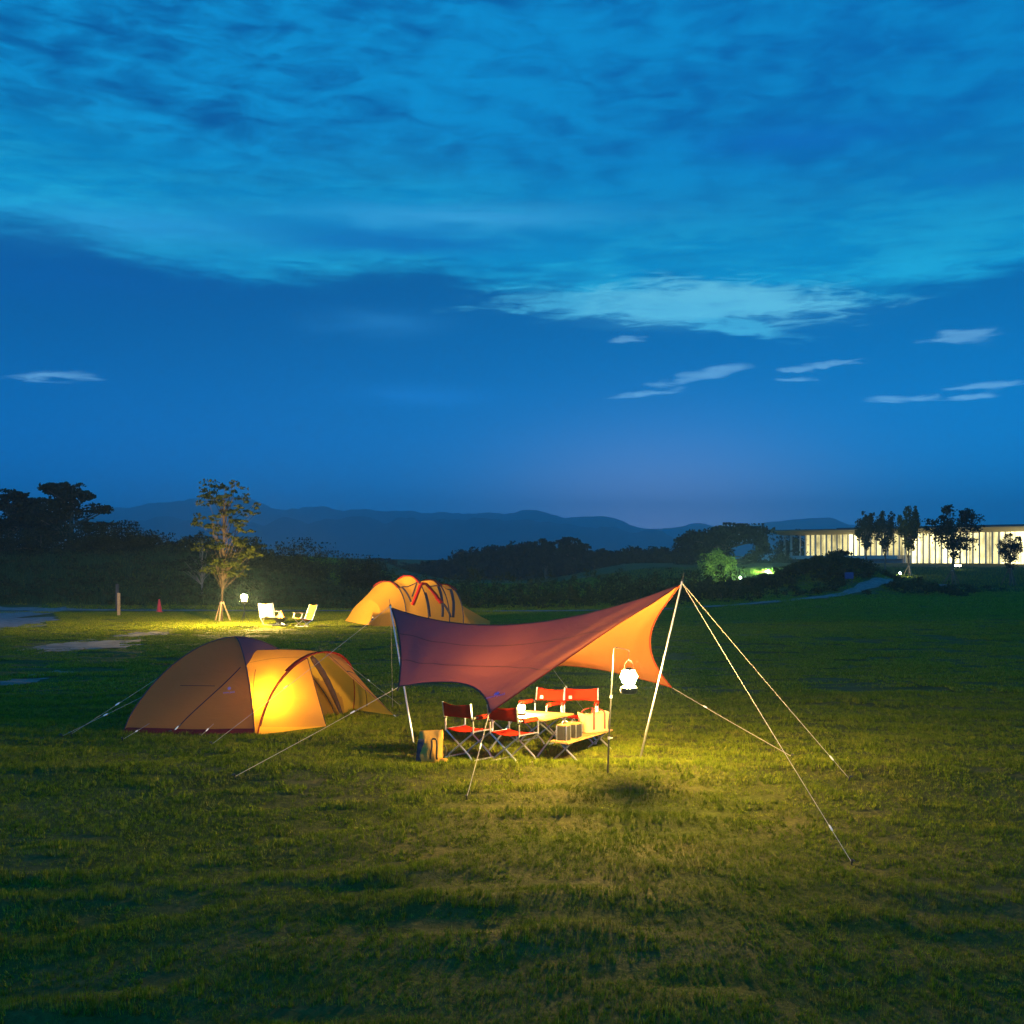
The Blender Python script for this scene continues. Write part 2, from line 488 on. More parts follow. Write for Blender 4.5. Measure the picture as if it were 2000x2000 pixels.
azb = t.math('ADD', az, t.math('MULTIPLY', t.math('SUBTRACT', n_streak, .5), .07))
azb = t.math('ADD', azb, t.math('MULTIPLY', t.math('SUBTRACT', n_mot, .5), .05))
elb = t.math('ADD', el, t.math('MULTIPLY', t.math('SUBTRACT', n_streak, .5), .020))
elb = t.math('ADD', elb, t.math('MULTIPLY', t.math('SUBTRACT', n_wide, .5), .012))
def addblob(c, colr, *a, **k):
    return t.mix(blob(*a, **k), c, colr)
WH = (.055, .40, .62); PK = (.12, .34, .56)
c = addblob(c, (.0035, .115, .38), 760, 470, 270, 26, power=.75)
c = addblob(c, (.0025, .085, .32), 60, 520, 420, 60, power=.5)
c = addblob(c, WH, 1130, 590, 230, 30, power=.85, crisp=True)
c = addblob(c, (.12, .52, .70), 1400, 588, 300, 46, -.05, power=1.0, crisp=True)
c = addblob(c, (.085, .45, .66), 1330, 600, 190, 26, -.05, power=.7)
c = addblob(c, WH, 1440, 642, 130, 22, -.18, power=.85, crisp=True)
c = addblob(c, (.045, .35, .66), 900, 425, 280, 20, power=.6)
c = addblob(c, (.03, .33, .64), 250, 440, 260, 34, power=.6)
c = addblob(c, (.0025, .12, .41), 1560, 270, 190, 26, power=.7)
c = addblob(c, (.0025, .12, .40), 1900, 345, 130, 18, power=.5)
for b in ((115, 742, 80, 8, 0), (1375, 730, 90, 12, .2), (1270, 768, 75, 7, .1), (1560, 741, 45, 6, 0), (1880, 658, 90, 13, 0),
          (1750, 778, 60, 11, 0), (1905, 755, 75, 8, 0), (1870, 778, 60, 6, .05), (1215, 663, 40, 6, 0), (1620, 712, 70, 6, 0)):
    c = addblob(c, PK, b[0], b[1], b[2] * 1.0, b[3] * 1.1, b[4], power=.66, crisp=True)
c = addblob(c, (.02, .21, .50), 745, 632, 100, 24, power=.45)
c = addblob(c, (.008, .15, .44), 830, 770, 120, 20, power=.4)
# dim overhead and below the horizon
c = t.mix(t.maprange(el, .5, 1.4), c, (.002, .085, .30))
c = t.mix(t.maprange(el, -.02, -.08), c, (.001, .01, .03))
t.put(bg.inputs['Color'], c)
gain = t.math('MULTIPLY', t.maprange(el, .0, .25, 4.3, 1.40), t.maprange(sx.outputs[1], .25, -.35, 1, 1.7))  # sky behind the camera brightened, added as fill light for grass and haze
t.put(bg.inputs['Strength'], gain)

# ------------------------------------------------------------------ ground sheet
def lawn():
    xs = np.unique(np.concatenate([np.linspace(-3500, -120, 16), np.linspace(-120, -24, 40), np.linspace(-24, 24, 300), np.linspace(24, 120, 50), np.linspace(120, 3500, 16)]))
    ys = np.unique(np.concatenate([np.linspace(-40, 6, 12), np.linspace(6, 26, 210), np.linspace(26, 70, 160), np.linspace(70, 170, 70), np.linspace(170, 4600, 24)]))
    X, Y = np.meshgrid(xs, ys, indexing='ij')
    Z = H(X, Y)
    V = np.stack([X, Y, Z], -1).reshape(-1, 3)
    ny = len(ys); I, J = np.meshgrid(np.arange(len(xs) - 1), np.arange(ny - 1), indexing='ij')
    a = (I * ny + J).ravel()
    Fc = np.stack([a, a + ny, a + ny + 1, a + 1], 1)
    m, t, out = newmat('turf_soil')
    p = t.node('ShaderNodeNewGeometry').outputs['Position']
    n1 = t.noise(t.scalevec(p, .5, 1.2, 1), 1.0, 6, .6); n2 = t.noise(p, 14, 5, .65)
    cc = t.mix(t.maprange(n1, .35, .65), (.060, .070, .010), (.100, .088, .026))
    cc = t.mix(t.maprange(n2, .35, .7), t.mix(.5, cc, (.022, .024, .006)), cc)
    b = t.node('ShaderNodeBsdfPrincipled'); b.inputs['Roughness'].default_value = .95; b.inputs['Specular IOR Level'].default_value = .1
    t.put(b.inputs['Base Color'], cc)
    bn = t.node('ShaderNodeBump'); bn.inputs['Strength'].default_value = .8; bn.inputs['Distance'].default_value = .04
    t.put(bn.inputs['Height'], n2); t.put(b.inputs['Normal'], bn.outputs[0])
    t.put(out.inputs[0], b.outputs[0])
    o = npmesh('lawn', V, Fc, m); o.data.shade_smooth()
    tag(o, kind='structure')
lawn()

# gravel paths and bald patches -------------------------------------------------
M_gravel = pbr('gravel', (.17, .16, .155), (.10, .095, .09), .95, 0, 3, .6, 40)
M_earth = pbr('bare_gravelly_earth', (.17, .145, .12), (.09, .075, .06), .95, 0, 2, .6, 30)
PATHCL = [(-60, 68.5, 1.6), (-38, 68.5, 1.6), (-30, 68.0, 1.2), (-22, 67.2, .6), (-14, 67, .45), (-6, 66.5, .45), (2, 66.5, .5), (9, 68, .6),
          (14, 71, .5), (19, 76.5, .55), (24, 82, .55), (29, 88, .6), (33.5, 94, .7), (37, 101, .7)]
PATHCL2 = [(33.2, 93.2, .5), (38, 92.5, .5), (44, 92, .5), (60, 92, .5)]
def dense(cl, n=12):
    out = []
    P = [Vector(p) for p in cl]
    for i in range(len(P) - 1):
        p0, p1, p2, p3 = P[max(i - 1, 0)], P[i], P[i + 1], P[min(i + 2, len(P) - 1)]
        for k in range(n):
            s = k / n
            out.append(.5 * ((2 * p1) + (p2 - p0) * s + (2 * p0 - 5 * p1 + 4 * p2 - p3) * s * s + (3 * p1 - p0 - 3 * p2 + p3) * s ** 3))
    out.append(P[-1]); return out
def ribbon(name, cl, mat, dz):
    D = dense(cl); vs, fs = [], []; nw = 6
    for i, p in enumerate(D):
        a = D[max(i - 1, 0)]; b = D[min(i + 1, len(D) - 1)]
        d = Vector((b.x - a.x, b.y - a.y, 0)).normalized(); n = Vector((-d.y, d.x, 0))
        wob = 1 + .18 * math.sin(i * 1.7) + .12 * math.sin(i * .61 + 2)
        for k in range(nw + 1):
            q = Vector((p.x, p.y, 0)) + n * p.z * wob * (2 * k / nw - 1)
            vs.append((q.x, q.y, h(q.x, q.y) + dz))
    for i in range(len(D) - 1):
        for k in range(nw): a = i * (nw + 1) + k; fs.append((a, a + nw + 1, a + nw + 2, a + 1))
    m = MB(); m.add(vs, fs); o = m.build(name, mat); tag(o, kind='structure'); return D
D1 = ribbon('gravel_path', PATHCL, M_gravel, .03)
D2 = ribbon('gravel_path', PATHCL2, M_gravel, .034)
def patch(name, c, rx, ry, mat, seed, dz=.012):
    rg = np.random.default_rng(seed); ph = rg.uniform(0, 6.28, 4)
    n, nr = 64, 8; vs = [(c[0], c[1], h(*c) + dz)]; fs = []
    def rad(a): return 1 + .16 * math.sin(2 * a + ph[0]) + .13 * math.sin(5 * a + ph[1]) + .08 * math.sin(9 * a + ph[2]) + .05 * math.sin(17 * a + ph[3])
    for r in range(1, nr + 1):
        for k in range(n):
            a = 2 * math.pi * k / n; q = r / nr * rad(a)
            x, y = c[0] + rx * q * math.cos(a), c[1] + ry * q * math.sin(a)
            vs.append((x, y, h(x, y) + dz))
    for k in range(n): fs.append((0, 1 + k, 1 + (k + 1) % n))
    for r in range(nr - 1):
        for k in range(n):
            a = 1 + r * n; fs.append((a + k, a + n + k, a + n + (k + 1) % n, a + (k + 1) % n))
    o = MB().add(vs, fs).build(name, mat); tag(o, kind='structure')
    return lambda X, Y: ((X - c[0]) / rx) ** 2 + ((Y - c[1]) / ry) ** 2 < .85
bald = [patch('gravel_yard', (-26.2, 49), 5.4, 16.5, M_gravel, 1, .02),
        patch('bare_ground', (-14.1, 39.2), 1.35, 3.6, M_earth, 2),
        patch('bare_ground', (-14.2, 45.5), .8, 1.5, M_earth, 3),
        patch('bare_ground', (-11.7, 27.6), .55, .9, M_earth, 4),
        patch('bare_ground', (-11.5, 29.6), .6, .55, M_earth, 5)]
pathpts = np.array([(p.x, p.y, p.z) for p in D1 + D2])

# ------------------------------------------------------------------ mown grass (stuff)
m, t, out = newmat('mown_grass_blades')
gg = t.node('ShaderNodeNewGeometry'); p = gg.outputs['Position']
n1 = t.noise(t.scalevec(p, .9, 2.2, 1), 1.0, 5, .6); n2 = t.noise(t.scalevec(p, 3.2, 5.5, 2), 1.0, 4, .6); n3 = t.noise(p, .35, 3)
rnd = gg.outputs['Random Per Island']
green = t.mix(rnd, (.085, .130, .006), (.250, .300, .016))
dry = t.mix(rnd, (.170, .140, .028), (.340, .280, .060))
dm = t.math('MULTIPLY', t.maprange(n1, .44, .68), t.maprange(n2, .38, .62))
dm = t.math('ADD', t.math('MULTIPLY', dm, .75), t.math('MULTIPLY', t.maprange(rnd, .80, .86), .5), clamp=True)
cc = t.mix(dm, green, dry)
cc = t.mix(t.maprange(n3, .4, .7, 0, .35), cc, t.mix(.5, cc, (.02, .07, .008)))
n4 = t.noise(t.scalevec(p, 1, .8, 1), 17.0, 4, .7); n5 = t.noise(t.scalevec(p, 1, .7, 1), 5.5, 3, .6)
cc = t.mix(t.maprange(n4, .54, .40), cc, t.mix(.58, cc, (.012, .022, .002)))      # darker matted tufts
cc = t.mix(t.maprange(n5, .52, .66, 0, .55), cc, t.mix(.5, cc, (.40, .36, .05)))      # young bright tufts
d = t.node('ShaderNodeBsdfDiffuse'); tr = t.node('ShaderNodeBsdfTranslucent')
t.put(d.inputs['Color'], cc); t.put(tr.inputs['Color'], cc)
mx = t.node('ShaderNodeMixShader'); mx.inputs[0].default_value = .16
t.put(mx.inputs[1], d.outputs[0]); t.put(mx.inputs[2], tr.outputs[0]); t.put(out.inputs[0], mx.outputs[0])
M_grass = m

def grass_patch(size, n, ln, wd, seed, bend=1.05):
    rg = np.random.default_rng(seed)
    P = rg.uniform(-size * .53, size * .53, (n, 2))
    # tufts: pull blades towards tuft centres, leaving small gaps
    tc = rg.uniform(-size * .5, size * .5, (max(8, n // 22), 2))
    k = rg.integers(0, len(tc), n)
    P = np.where(rg.random((n, 1)) < .6, tc[k] + rg.normal(size=(n, 2)) * size * .028, P)
    a = rg.uniform(0, 2 * np.pi, n); l = ln * rg.uniform(.45, 1.35, n)
    th = np.abs(rg.normal(0, bend, n))
    dx, dy = np.cos(a), np.sin(a)
    tip = np.stack([P[:, 0] + dx * l * np.sin(th), P[:, 1] + dy * l * np.sin(th), l * np.cos(th)], 1)
    b = a + np.pi / 2 + rg.normal(0, .5, n); wv = wd * rg.uniform(.6, 1.3, n)
    b0 = np.stack([P[:, 0] - np.cos(b) * wv, P[:, 1] - np.sin(b) * wv, np.full(n, -.01)], 1)
    b1 = np.stack([P[:, 0] + np.cos(b) * wv, P[:, 1] + np.sin(b) * wv, np.full(n, -.01)], 1)
    V = np.stack([b0, b1, tip], 1).reshape(-1, 3)
    me = bpy.data.meshes.new('grass_tuft'); nf = n
    me.vertices.add(3 * n); me.vertices.foreach_set('co', V.astype(np.float32).ravel())
    me.loops.add(3 * n); me.loops.foreach_set('vertex_index', np.arange(3 * n, dtype=np.int32))
    me.polygons.add(n); me.polygons.foreach_set('loop_start', np.arange(0, 3 * n, 3, dtype=np.int32))
    me.update(calc_edges=True); me.materials.append(M_grass)
    return bpy.data.objects.new('grass_tuft', me)

def grass_field(name, step, ylo, yhi, protos, margin, hscale):
    pts, rot, scl, var = [], [], [], []
    rg = np.random.default_rng(5)
    y = ylo
    while y < yhi:
        half = y * .435 * 1.02 + margin
        x = -half
        while x < half:
            X, Y = x + rg.uniform(-.1, .1) * step, y + rg.uniform(-.1, .1) * step
            ok = not any(bool(b(X, Y)) for b in bald)
            if ok and Y > 60:
                dd = np.hypot(pathpts[:, 0] - X, pathpts[:, 1] - Y) - pathpts[:, 2]
                ok = dd.min() > .15
            if ok:
                z = h(X, Y); e = step * .5
                gx = (h(X + e, Y) - h(X - e, Y)) / (2 * e); gy = (h(X, Y + e) - h(X, Y - e)) / (2 * e)
                q = Vector((0, 0, 1)).rotation_difference(Vector((-gx, -gy, 1)).normalized()).to_matrix() @ Matrix.Rotation(rg.integers(0, 4) * math.pi / 2 + rg.uniform(-.06, .06), 3, 'Z')
                eu = q.to_euler()
                pts.append((X, Y, z)); rot.append(tuple(eu))
                rdg = float(H(X, Y) - (H(X, Y - .25) + H(X, Y + .25)) / 2)      # short in the troughs, long on the ridges
                s = hscale * (1 - .8 * float(trough(X, Y)) * (Y < 25)) * max(.35, 1 + .16 * math.sin(X * 1.7 + Y * .6) * math.sin(Y * 1.3 - X * .4) + 11 * rdg * (Y < 25) + rg.uniform(-.2, .25) * (1 if rg.random() < .93 else 3))
                scl.append((1, 1, s)); var.append(int(rg.integers(0, len(protos))))
            x += step
        y += step
    me = bpy.data.meshes.new(name); me.from_pydata(pts, [], [])
    a = me.attributes.new('rot', 'FLOAT_VECTOR', 'POINT'); a.data.foreach_set('vector', np.array(rot, np.float32).ravel())
    a = me.attributes.new('scl', 'FLOAT_VECTOR', 'POINT'); a.data.foreach_set('vector', np.array(scl, np.float32).ravel())
    a = me.attributes.new('var', 'INT', 'POINT'); a.data.foreach_set('value', np.array(var, np.int32))
    o = bpy.data.objects.new(name, me); col.objects.link(o)
    ng = bpy.data.node_groups.new(name + '_nodes', 'GeometryNodeTree')
    ng.interface.new_socket('Geometry', in_out='INPUT', socket_type='NodeSocketGeometry')
    ng.interface.new_socket('Geometry', in_out='OUTPUT', socket_type='NodeSocketGeometry')
    N = ng.nodes; L = ng.links
    gi, go = N.new('NodeGroupInput'), N.new('NodeGroupOutput')
    ip = N.new('GeometryNodeInstanceOnPoints'); g2i = N.new('GeometryNodeGeometryToInstance')
    for pr in reversed(protos):
        oi = N.new('GeometryNodeObjectInfo'); oi.inputs['Object'].default_value = pr
        L.new(oi.outputs['Geometry'], g2i.inputs[0])
    def attr(nm, ty):
        n = N.new('GeometryNodeInputNamedAttribute'); n.data_type = ty; n.inputs['Name'].default_value = nm
        return next(s for s in n.outputs if s.enabled and s.name == 'Attribute')
    L.new(gi.outputs[0], ip.inputs['Points']); L.new(g2i.outputs[0], ip.inputs['Instance'])
    ip.inputs['Pick Instance'].default_value = True
    L.new(attr('var', 'INT'), ip.inputs['Instance Index'])
    L.new(attr('rot', 'FLOAT_VECTOR'), ip.inputs['Rotation']); L.new(attr('scl', 'FLOAT_VECTOR'), ip.inputs['Scale'])
    L.new(ip.outputs[0], go.inputs[0])
    md = o.modifiers.new('grass', 'NODES'); md.node_group = ng
    return o
near_p = [grass_patch(.25, 520, .044, .0030, s) for s in (1, 2, 3, 4, 5)] + [grass_patch(.25, 330, .058, .0055, s, 1.05) for s in (6, 7)] + [grass_patch(.25, 420, .036, .0034, 8, 1.2)]
g1 = grass_field('mown_grass', .25, 7.5, 25, near_p, 5.0, 1.0)
tag(g1, 'short mown grass of the camping lawn, dry stems among green', 'grass', kind='stuff')
far_p = [grass_patch(1.0, 1500, .060, .013, s, 1.2) for s in (5, 6, 7)]
g2 = grass_field('mown_grass', 1.0, 25.2, 66, far_p, 8.0, .75)
tag(g2, 'mown grass of the far lawn round the second camp', 'grass', kind='stuff')
far_q = [grass_patch(2.0, 1100, .12, .03, s, 1.2) for s in (8, 9)]
g3 = grass_field('mown_grass', 2.0, 67, 150, far_q, 8.0, .7)
tag(g3, 'dim grass beyond the gravel path up to the pavilion', 'grass', kind='stuff')

# ------------------------------------------------------------------ guy ropes and pegs
def guy(parent, a, px, py, k=.82, r=.0033):
    """rope from a to the ground at a pixel, with a slider and a peg"""
    g = at(px, py) if not isinstance(px, Vector) else px
    a = Vector(a); d = (g - a).normalized(); e = g + Vector((0, 0, .03))
    n = 6; L = (e - a).length
    P = [a.lerp(e, i / n) - Vector((0, 0, .012 * L * .25 * math.sin(math.pi * i / n))) for i in range(n + 1)]
    o = MB().tube(P, r, 6).build('guy_rope', M_rope, parent)
    q = a.lerp(e, k)
    MB().tube([q - d * .04, q - d * .02, q + d * .02, q + d * .04], [.006, .011, .011, .006], 8).build('rope_slider', M_white, o)
    side = Vector((d.x, d.y, 0)).normalized()
    pg = MB().tube([g - Vector((0, 0, .12)) - side * .03, e + side * .015 + Vector((0, 0, .03))], [.007, .011], 8)
    pg.tube([e + side * .015 + Vector((0, 0, .03)), e + side * .05 + Vector((0, 0, .022))], [.011, .008], 8)
    pg.build('peg', M_steel, o)
    return o

def snap(fn, px, py, u0=0, u1=1, v0=0, v1=1, n=60):
    """(u, v) of the surface point seen at a photo pixel (front-most)"""
    best = None
    for it in range(3):
        cand = []
        for i in range(n + 1):
            for j in range(n + 1):
                u = u0 + (u1 - u0) * i / n; v = v0 + (v1 - v0) * j / n
                p = fn(u, v); q = proj(p)
                cand.append(((q[0] - px) ** 2 + (q[1] - py) ** 2 + p[1] * .02, u, v))
        b = min(cand); du, dv = (u1 - u0) / n * 2, (v1 - v0) / n * 2
        u0, u1, v0, v1 = b[1] - du, b[1] + du, b[2] - dv, b[2] + dv; n = 16
    return b[1], b[2]

def normal(fn, u, v, e=.004):
    a = fn(u + e, v) - fn(u - e, v); b = fn(u, v + e) - fn(u, v - e)
    n = a.cross(b).normalized()
    p = fn(u, v)
    if n.dot(Vector((0, 0, CAMH)) - p) < 0: n = -n
    return n

def seam(mb, fn, uv, w=.008, off=.004):
    """thin raised ribbon along a list of (u, v) on the outer face"""
    P = [fn(u, v) for u, v in uv]; Nn = [normal(fn, u, v) for u, v in uv]
    W = []
    for i in range(len(P)):
        d = (P[min(i + 1, len(P) - 1)] - P[max(i - 1, 0)]).normalized()
        W.append(d.cross(Nn[i]).normalized())
    mb.strip([p + n * off for p, n in zip(P, Nn)], W, w)

def line(a, b, n=16): return [(a[0] + (b[0] - a[0]) * i / n, a[1] + (b[1] - a[1]) * i / n) for i in range(n + 1)]

def print_mark(parent, fn, px, py, px2, py2, hgt, mat, name='printed_emblem'):
    """snow-crystal emblem above small lettering, lying on the cloth; from (px,py) to (px2,py2) along the baseline"""
    u, v = snap(fn, px, py); p = fn(u, v); n = normal(fn, u, v)
    u2, v2 = snap(fn, px2, py2); p2 = fn(u2, v2)
    ex = (p2 - p); W = ex.length; ex.normalize(); n = (n - ex * n.dot(ex)).normalized()
    ey = n.cross(ex)
    if ey.z < 0: ey = -ey
    cu = bpy.data.curves.new('lettering', 'FONT'); cu.body = 'snow peak'; cu.size = 1
    tmp = bpy.data.objects.new('lettering', cu); col.objects.link(tmp)
    dg = bpy.context.evaluated_depsgraph_get(); dg.update()
    me = bpy.data.meshes.new_from_object(tmp.evaluated_get(dg))
    bpy.data.objects.remove(tmp)
    xs = [q.co.x for q in me.vertices]; wd = max(xs) - min(xs); s = W / wd
    mb = MB()
    off = n * .006
    mb.add([p + ex * (q.co.x - min(xs)) * s + ey * q.co.y * s * 1.15 + off for q in me.vertices], [tuple(f.vertices) for f in me.polygons])
    bpy.data.meshes.remove(me)
    mb.build('printed_lettering', mat, parent, smooth=False); mb = MB()
    c = p + ex * W * .5 + ey * hgt
    r = W * .15
    for k in range(3):
        a = math.pi * k / 3 + math.pi / 2
        dx = ex * math.cos(a) + ey * math.sin(a); dy = ex * -math.sin(a) + ey * math.cos(a)
        mb.add([c - dx * r - dy * r * .17 + off * (1 + .12 * k), c + dx * r - dy * r * .17 + off * (1 + .12 * k), c + dx * r + dy * r * .17 + off * (1 + .12 * k), c - dx * r + dy * r * .17 + off * (1 + .12 * k)], [(0, 1, 2, 3)])
        for sg in (-1, 1):
            e = c + dx * r * .72 * sg
            mb.add([e - dy * r * .42 - dx * r * .11 + off * 1.5, e + dy * r * .42 - dx * r * .11 + off * 1.5, e + dy * r * .42 + dx * r * .11 + off * 1.5, e - dy * r * .42 + dx * r * .11 + off * 1.5], [(0, 1, 2, 3)])
    return mb.build(name, mat, parent, smooth=False)

# ------------------------------------------------------------------ the tarp
TL, TR = pt(763, 1187, 18.8), pt(1331, 1141, 16.2)
cL, cR = pt(778, 1342, 17.2), pt(955, 1394, 15.6)
cRR, cRL = pt(1314, 1344, 18.6), pt(1077, 1303, 19.8)
rd = (TR - TL).normalized()
def ridge(u): return TL.lerp(TR, u) - Vector((0, 0, .40 * 4 * u * (1 - u) * (1 - .25 * (u - .5))))
def panel(a, b, arch, skew, c0, c1, billow):
    def f(u, v):
        E = a.lerp(b, u); mid = ridge(.5) - a.lerp(b, .5)
        E = E + mid * arch * (4 * u * (1 - u)) * (1 + skew * (u - .5) * 2)
        p = ridge(u).lerp(E, v)
        s = math.sin(math.pi * v)
        p = p + rd * s * (c0 * (1 - u) ** 2.2 - c1 * u ** 2.2)
        p = p - Vector((0, 0, 1)) * billow * s * math.sin(math.pi * u)
        # small tension folds fanning from the corners
        p = p + Vector((0, 0, 1)) * (.020 * math.sin(u * 41 + v * 9 + 1.5 * math.sin(v * 5)) * s * (abs(u - .5) * 2) ** 2 + .007 * math.sin(v * 23 + u * 11 + 2 * math.sin(u * 7)) * math.sin(math.pi * u) * v)
        return p
    return f
fp = panel(cL, cR, .20, .25, .10, .02, .05)
rp = panel(cRL, cRR, .16, 0, .20, .42, .05)
tarp = thing('tarp_shelter', 'brown hexagonal tarp on two poles with a lantern glowing beneath it', 'tarp', onground(.2, 17.2))
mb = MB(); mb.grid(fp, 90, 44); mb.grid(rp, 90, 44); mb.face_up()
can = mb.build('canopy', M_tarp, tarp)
sm = MB()
for v in (.33, .68):
    seam(sm, fp, line((.01, v), (.985, v), 40), .007)
seam(sm, fp, line((.004, .0), (.996, .0), 40), .012)
for u in (.004, .996): seam(sm, fp, line((u, .01), (u, .99), 30), .013)
seam(sm, fp, line((.006, .995), (.994, .995), 40), .013)
sm.build('seam', M_seam, can)
ed = MB()
for u in (.996,): seam(ed, fp, line((u, .01), (u, .99), 30), .009, .009)
seam(ed, rp, line((.994, .01), (.994, .985), 30), .012); seam(ed, rp, line((.004, .992), (.996, .992), 40), .012)
ed.build('hem', M_trimred, can)
print_mark(can, fp, 949, 1366, 987, 1357, .075, M_logo)
def pole(parent, base, top, r=.0145):
    d = (top - base).normalized(); L = (top - base).length
    m = MB(); m.tube([base - d * .02, base + d * .03, base + d * .035, base + d * L * .33, base + d * (L * .33 + .002), base + d * L * .66, base + d * (L * .66 + .002), top],
                     [r * .8, r * .8, r, r, r * .96, r * .96, r * .92, r * .92], 12)
    o = m.build('pole', M_alu, parent)
    MB().tube([top, top + d * .02, top + d * .021, top + d * .12], [.016, .016, .005, .004], 8).build('spike', M_steel, o)
    return o
bL, bR = at(808, 1452), at(1250, 1483)
pole(tarp, bL, TL + (TL - bL).normalized() * .03); pole(tarp, bR, TR + (TR - bR).normalized() * .04)
up = Vector((0, 0, .03))
guy(tarp, TL + up, 415, 1457, .6, .0032); guy(tarp, TL + up, Vector((-2.25, 22.2, h(-2.25, 22.2))), 0, .8, .003)
guy(tarp, cL, 460, 1523, .30); guy(tarp, cR, 912, 1562, .40, .0045)
guy(tarp, TR + up, 1663, 1692, .90, .0042); guy(tarp, TR + up, 1658, 1525, .90, .0036)
guy(tarp, cRR, 1545, 1481, .3, .0036); guy(tarp, cRL, Vector((1.35, 21.2, h(1.35, 21.2))), 0, .4, .0025)
for c_, d_ in ((cL, (cL - ridge(.1))), (cR, (cR - ridge(.9))), (cRR, cRR - ridge(.9)), (cRL, cRL - ridge(.1))):
    q = d_.normalized()
    MB().box(c_ + q * .03, (.03, .10, .006), (q.cross(Vector((0, 0, 1))).normalized(), q, q.cross(Vector((0, 0, 1))).normalized().cross(q))).build('corner_webbing', M_blackstrap, tarp)

# ------------------------------------------------------------------ the dome tent
A = onground(*pt(240, 1430, 19.3)[:2]); B = onground(-4.20, 19.22); C_ = onground(-3.22, 21.5); D_ = onground(-5.41, 21.7)
TENTH = 1.50
def dome(a, b):
    g = (A * (1 - a) * (1 - b) + B * (1 + a) * (1 - b) + C_ * (1 + a) * (1 + b) + D_ * (1 - a) * (1 + b)) / 4
    m = min(max(abs(a), abs(b)), 1.0)
    # softly pull the cloth between the poles inwards
    z = TENTH * max(1 - m ** 1.85, 0) ** .78
    o = min(abs(a), abs(b)) / m if m > 1e-4 else 1
    pull = .06 * (1 - o * o) * math.sin(math.pi * m)
    ctr = (A + B + C_ + D_) / 4
    p = g + (ctr - g) * pull
    return Vector((p.x, p.y, g.z + z))
# sectors by direction s in -1..1 and radius m
def sec(k):
    def f(s, m):
        s2 = 2 * s - 1; m = max(m, 1e-3)
        return dome(*{'near': (s2 * m, -m), 'right': (m, s2 * m), 'far': (-s2 * m, m), 'left': (-m, -s2 * m)}[k])
    return f
near, right, far, left = sec('near'), sec('right'), sec('far'), sec('left')
_, mJ = snap(lambda u, v: near(1, v), 472, 1302, 0, 1, .2, .9)
tent = thing('dome_tent', 'ochre dome tent with a blue grey top and an open vestibule glowing from inside', 'tent', onground(-4.6, 20.3))
fly = MB()
for f_ in (near, far, left): fly.grid(f_, 22, 26)
for i, f in enumerate(fly.f):      # outside of the cloth faces away from the tent's middle
    a_, b_, c2 = (Vector(fly.v[j]) for j in f[:3]); nn_ = (b_ - a_).cross(c2 - a_)
    if nn_.dot((a_ + c2) / 2 - Vector((-4.8, 20.4, .2))) < 0: fly.f[i] = tuple(reversed(f))
fl = fly.build('fly_sheet', M_tent, tent)
def mK(s): return mJ - .17 * math.cos(math.pi * (s - .5)) ** 1.2 if 0 < s < 1 else mJ
MB().grid(lambda s, k: right(s, max(.001, k * mK(s))), 24, 16).build('top_panel', M_tenttop, tent)
MB().grid(lambda s, k: right(s, mK(s) + (1 - mK(s)) * k), 24, 12).build('inner_wall', M_inner, tent)
Bh, Fh = onground(-4.14, 19.16), onground(*pt(690, 1387, 22.1)[:2])
hz = 1.21
def hoop(v):
    th = math.pi * v; c = (1 - math.cos(th)) / 2; c = c * .85 + v * .15
    p = Bh.lerp(Fh, c); q = max(math.sin(th), 0.0) ** .80
    return p + Vector((.20 * q, -.05 * q, hz * q))
def Kc(v):
    if v < .34: k = v / .34; return dome(1 - (1 - mJ) * k, -(1 - (1 - mJ) * k))
    if v > .66: k = (1 - v) / .34; return dome(1 - (1 - mJ) * k, (1 - (1 - mJ) * k))
    s = (v - .34) / .32; return right(s, mK(s))
def vest(u, v):
    p = Kc(v).lerp(hoop(v), u)
    return p + Vector((0, 0, .025 * math.sin(math.pi * u) * math.sin(math.pi * v)))
MB().grid(vest, 16, 50).face_up().build('vestibule_roof', M_tent, tent)
P1, P2 = at(637, 1430) + Vector((0, 0, .09)), at(769, 1401) + Vector((0, 0, .03))
vq = .415
def wing1(u, v): return hoop(v * vq).lerp(P1, u) - Vector((0, 0, .03 * math.sin(math.pi * u) * math.sin(math.pi * v)))
def wing2(u, v): return hoop(.52 + v * .48).lerp(P2, u) + Vector((-.02, -.04, 0)) * math.sin(math.pi * u) * math.sin(math.pi * v)
MB().grid(wing1, 16, 22).face_up().build('vestibule_flap', M_tent, tent)
MB().grid(wing2, 16, 22).face_up().build('vestibule_flap', M_tent, tent)
def poleline(fn, uv, r=.012, off=.008):
    return [fn(u, v) + normal(fn, u, v) * off for u, v in uv]
m = MB()
m.tube([hoop(i / 40) for i in range(41)], .013, 8)
m.build('hoop_pole', M_trimred, tent)
m = MB(); m.strip([hoop(i / 40) + Vector((0, 0, .012)) for i in range(11, 34)], (P2 - Fh).normalized() * .6 + Vector((.5, 0, 0)), .05)
m.build('hoop_cover', M_trimred, tent, solid=.01)
for s_ in (0, 1):
    m = MB(); m.tube([dome((1 - 2 * k) * (1 if s_ else 1), (1 - 2 * k) * (1 if s_ else -1)) + Vector((0, 0, .006)) for k in [i / 40 for i in range(41)]], .011, 8)
    m.build('cross_pole', M_darkpole, tent)
sm = MB()
uF, vF = snap(near, 349, 1417)
uJ, vJ = snap(near, 470, 1303)
seam(sm, near, line((uJ, vJ), (uF, .985), 24), .010)
ua, va = snap(near, 352, 1339); ub, vb = snap(near, 420, 1340)
seam(sm, near, line((ua, va), (ub, vb), 16), .005)
seam(sm, vest, line((.02, .36), (.98, .40), 20), .005)
seam(sm, vest, [(.0, .02 + .98 * i / 40) for i in range(41)], .007)
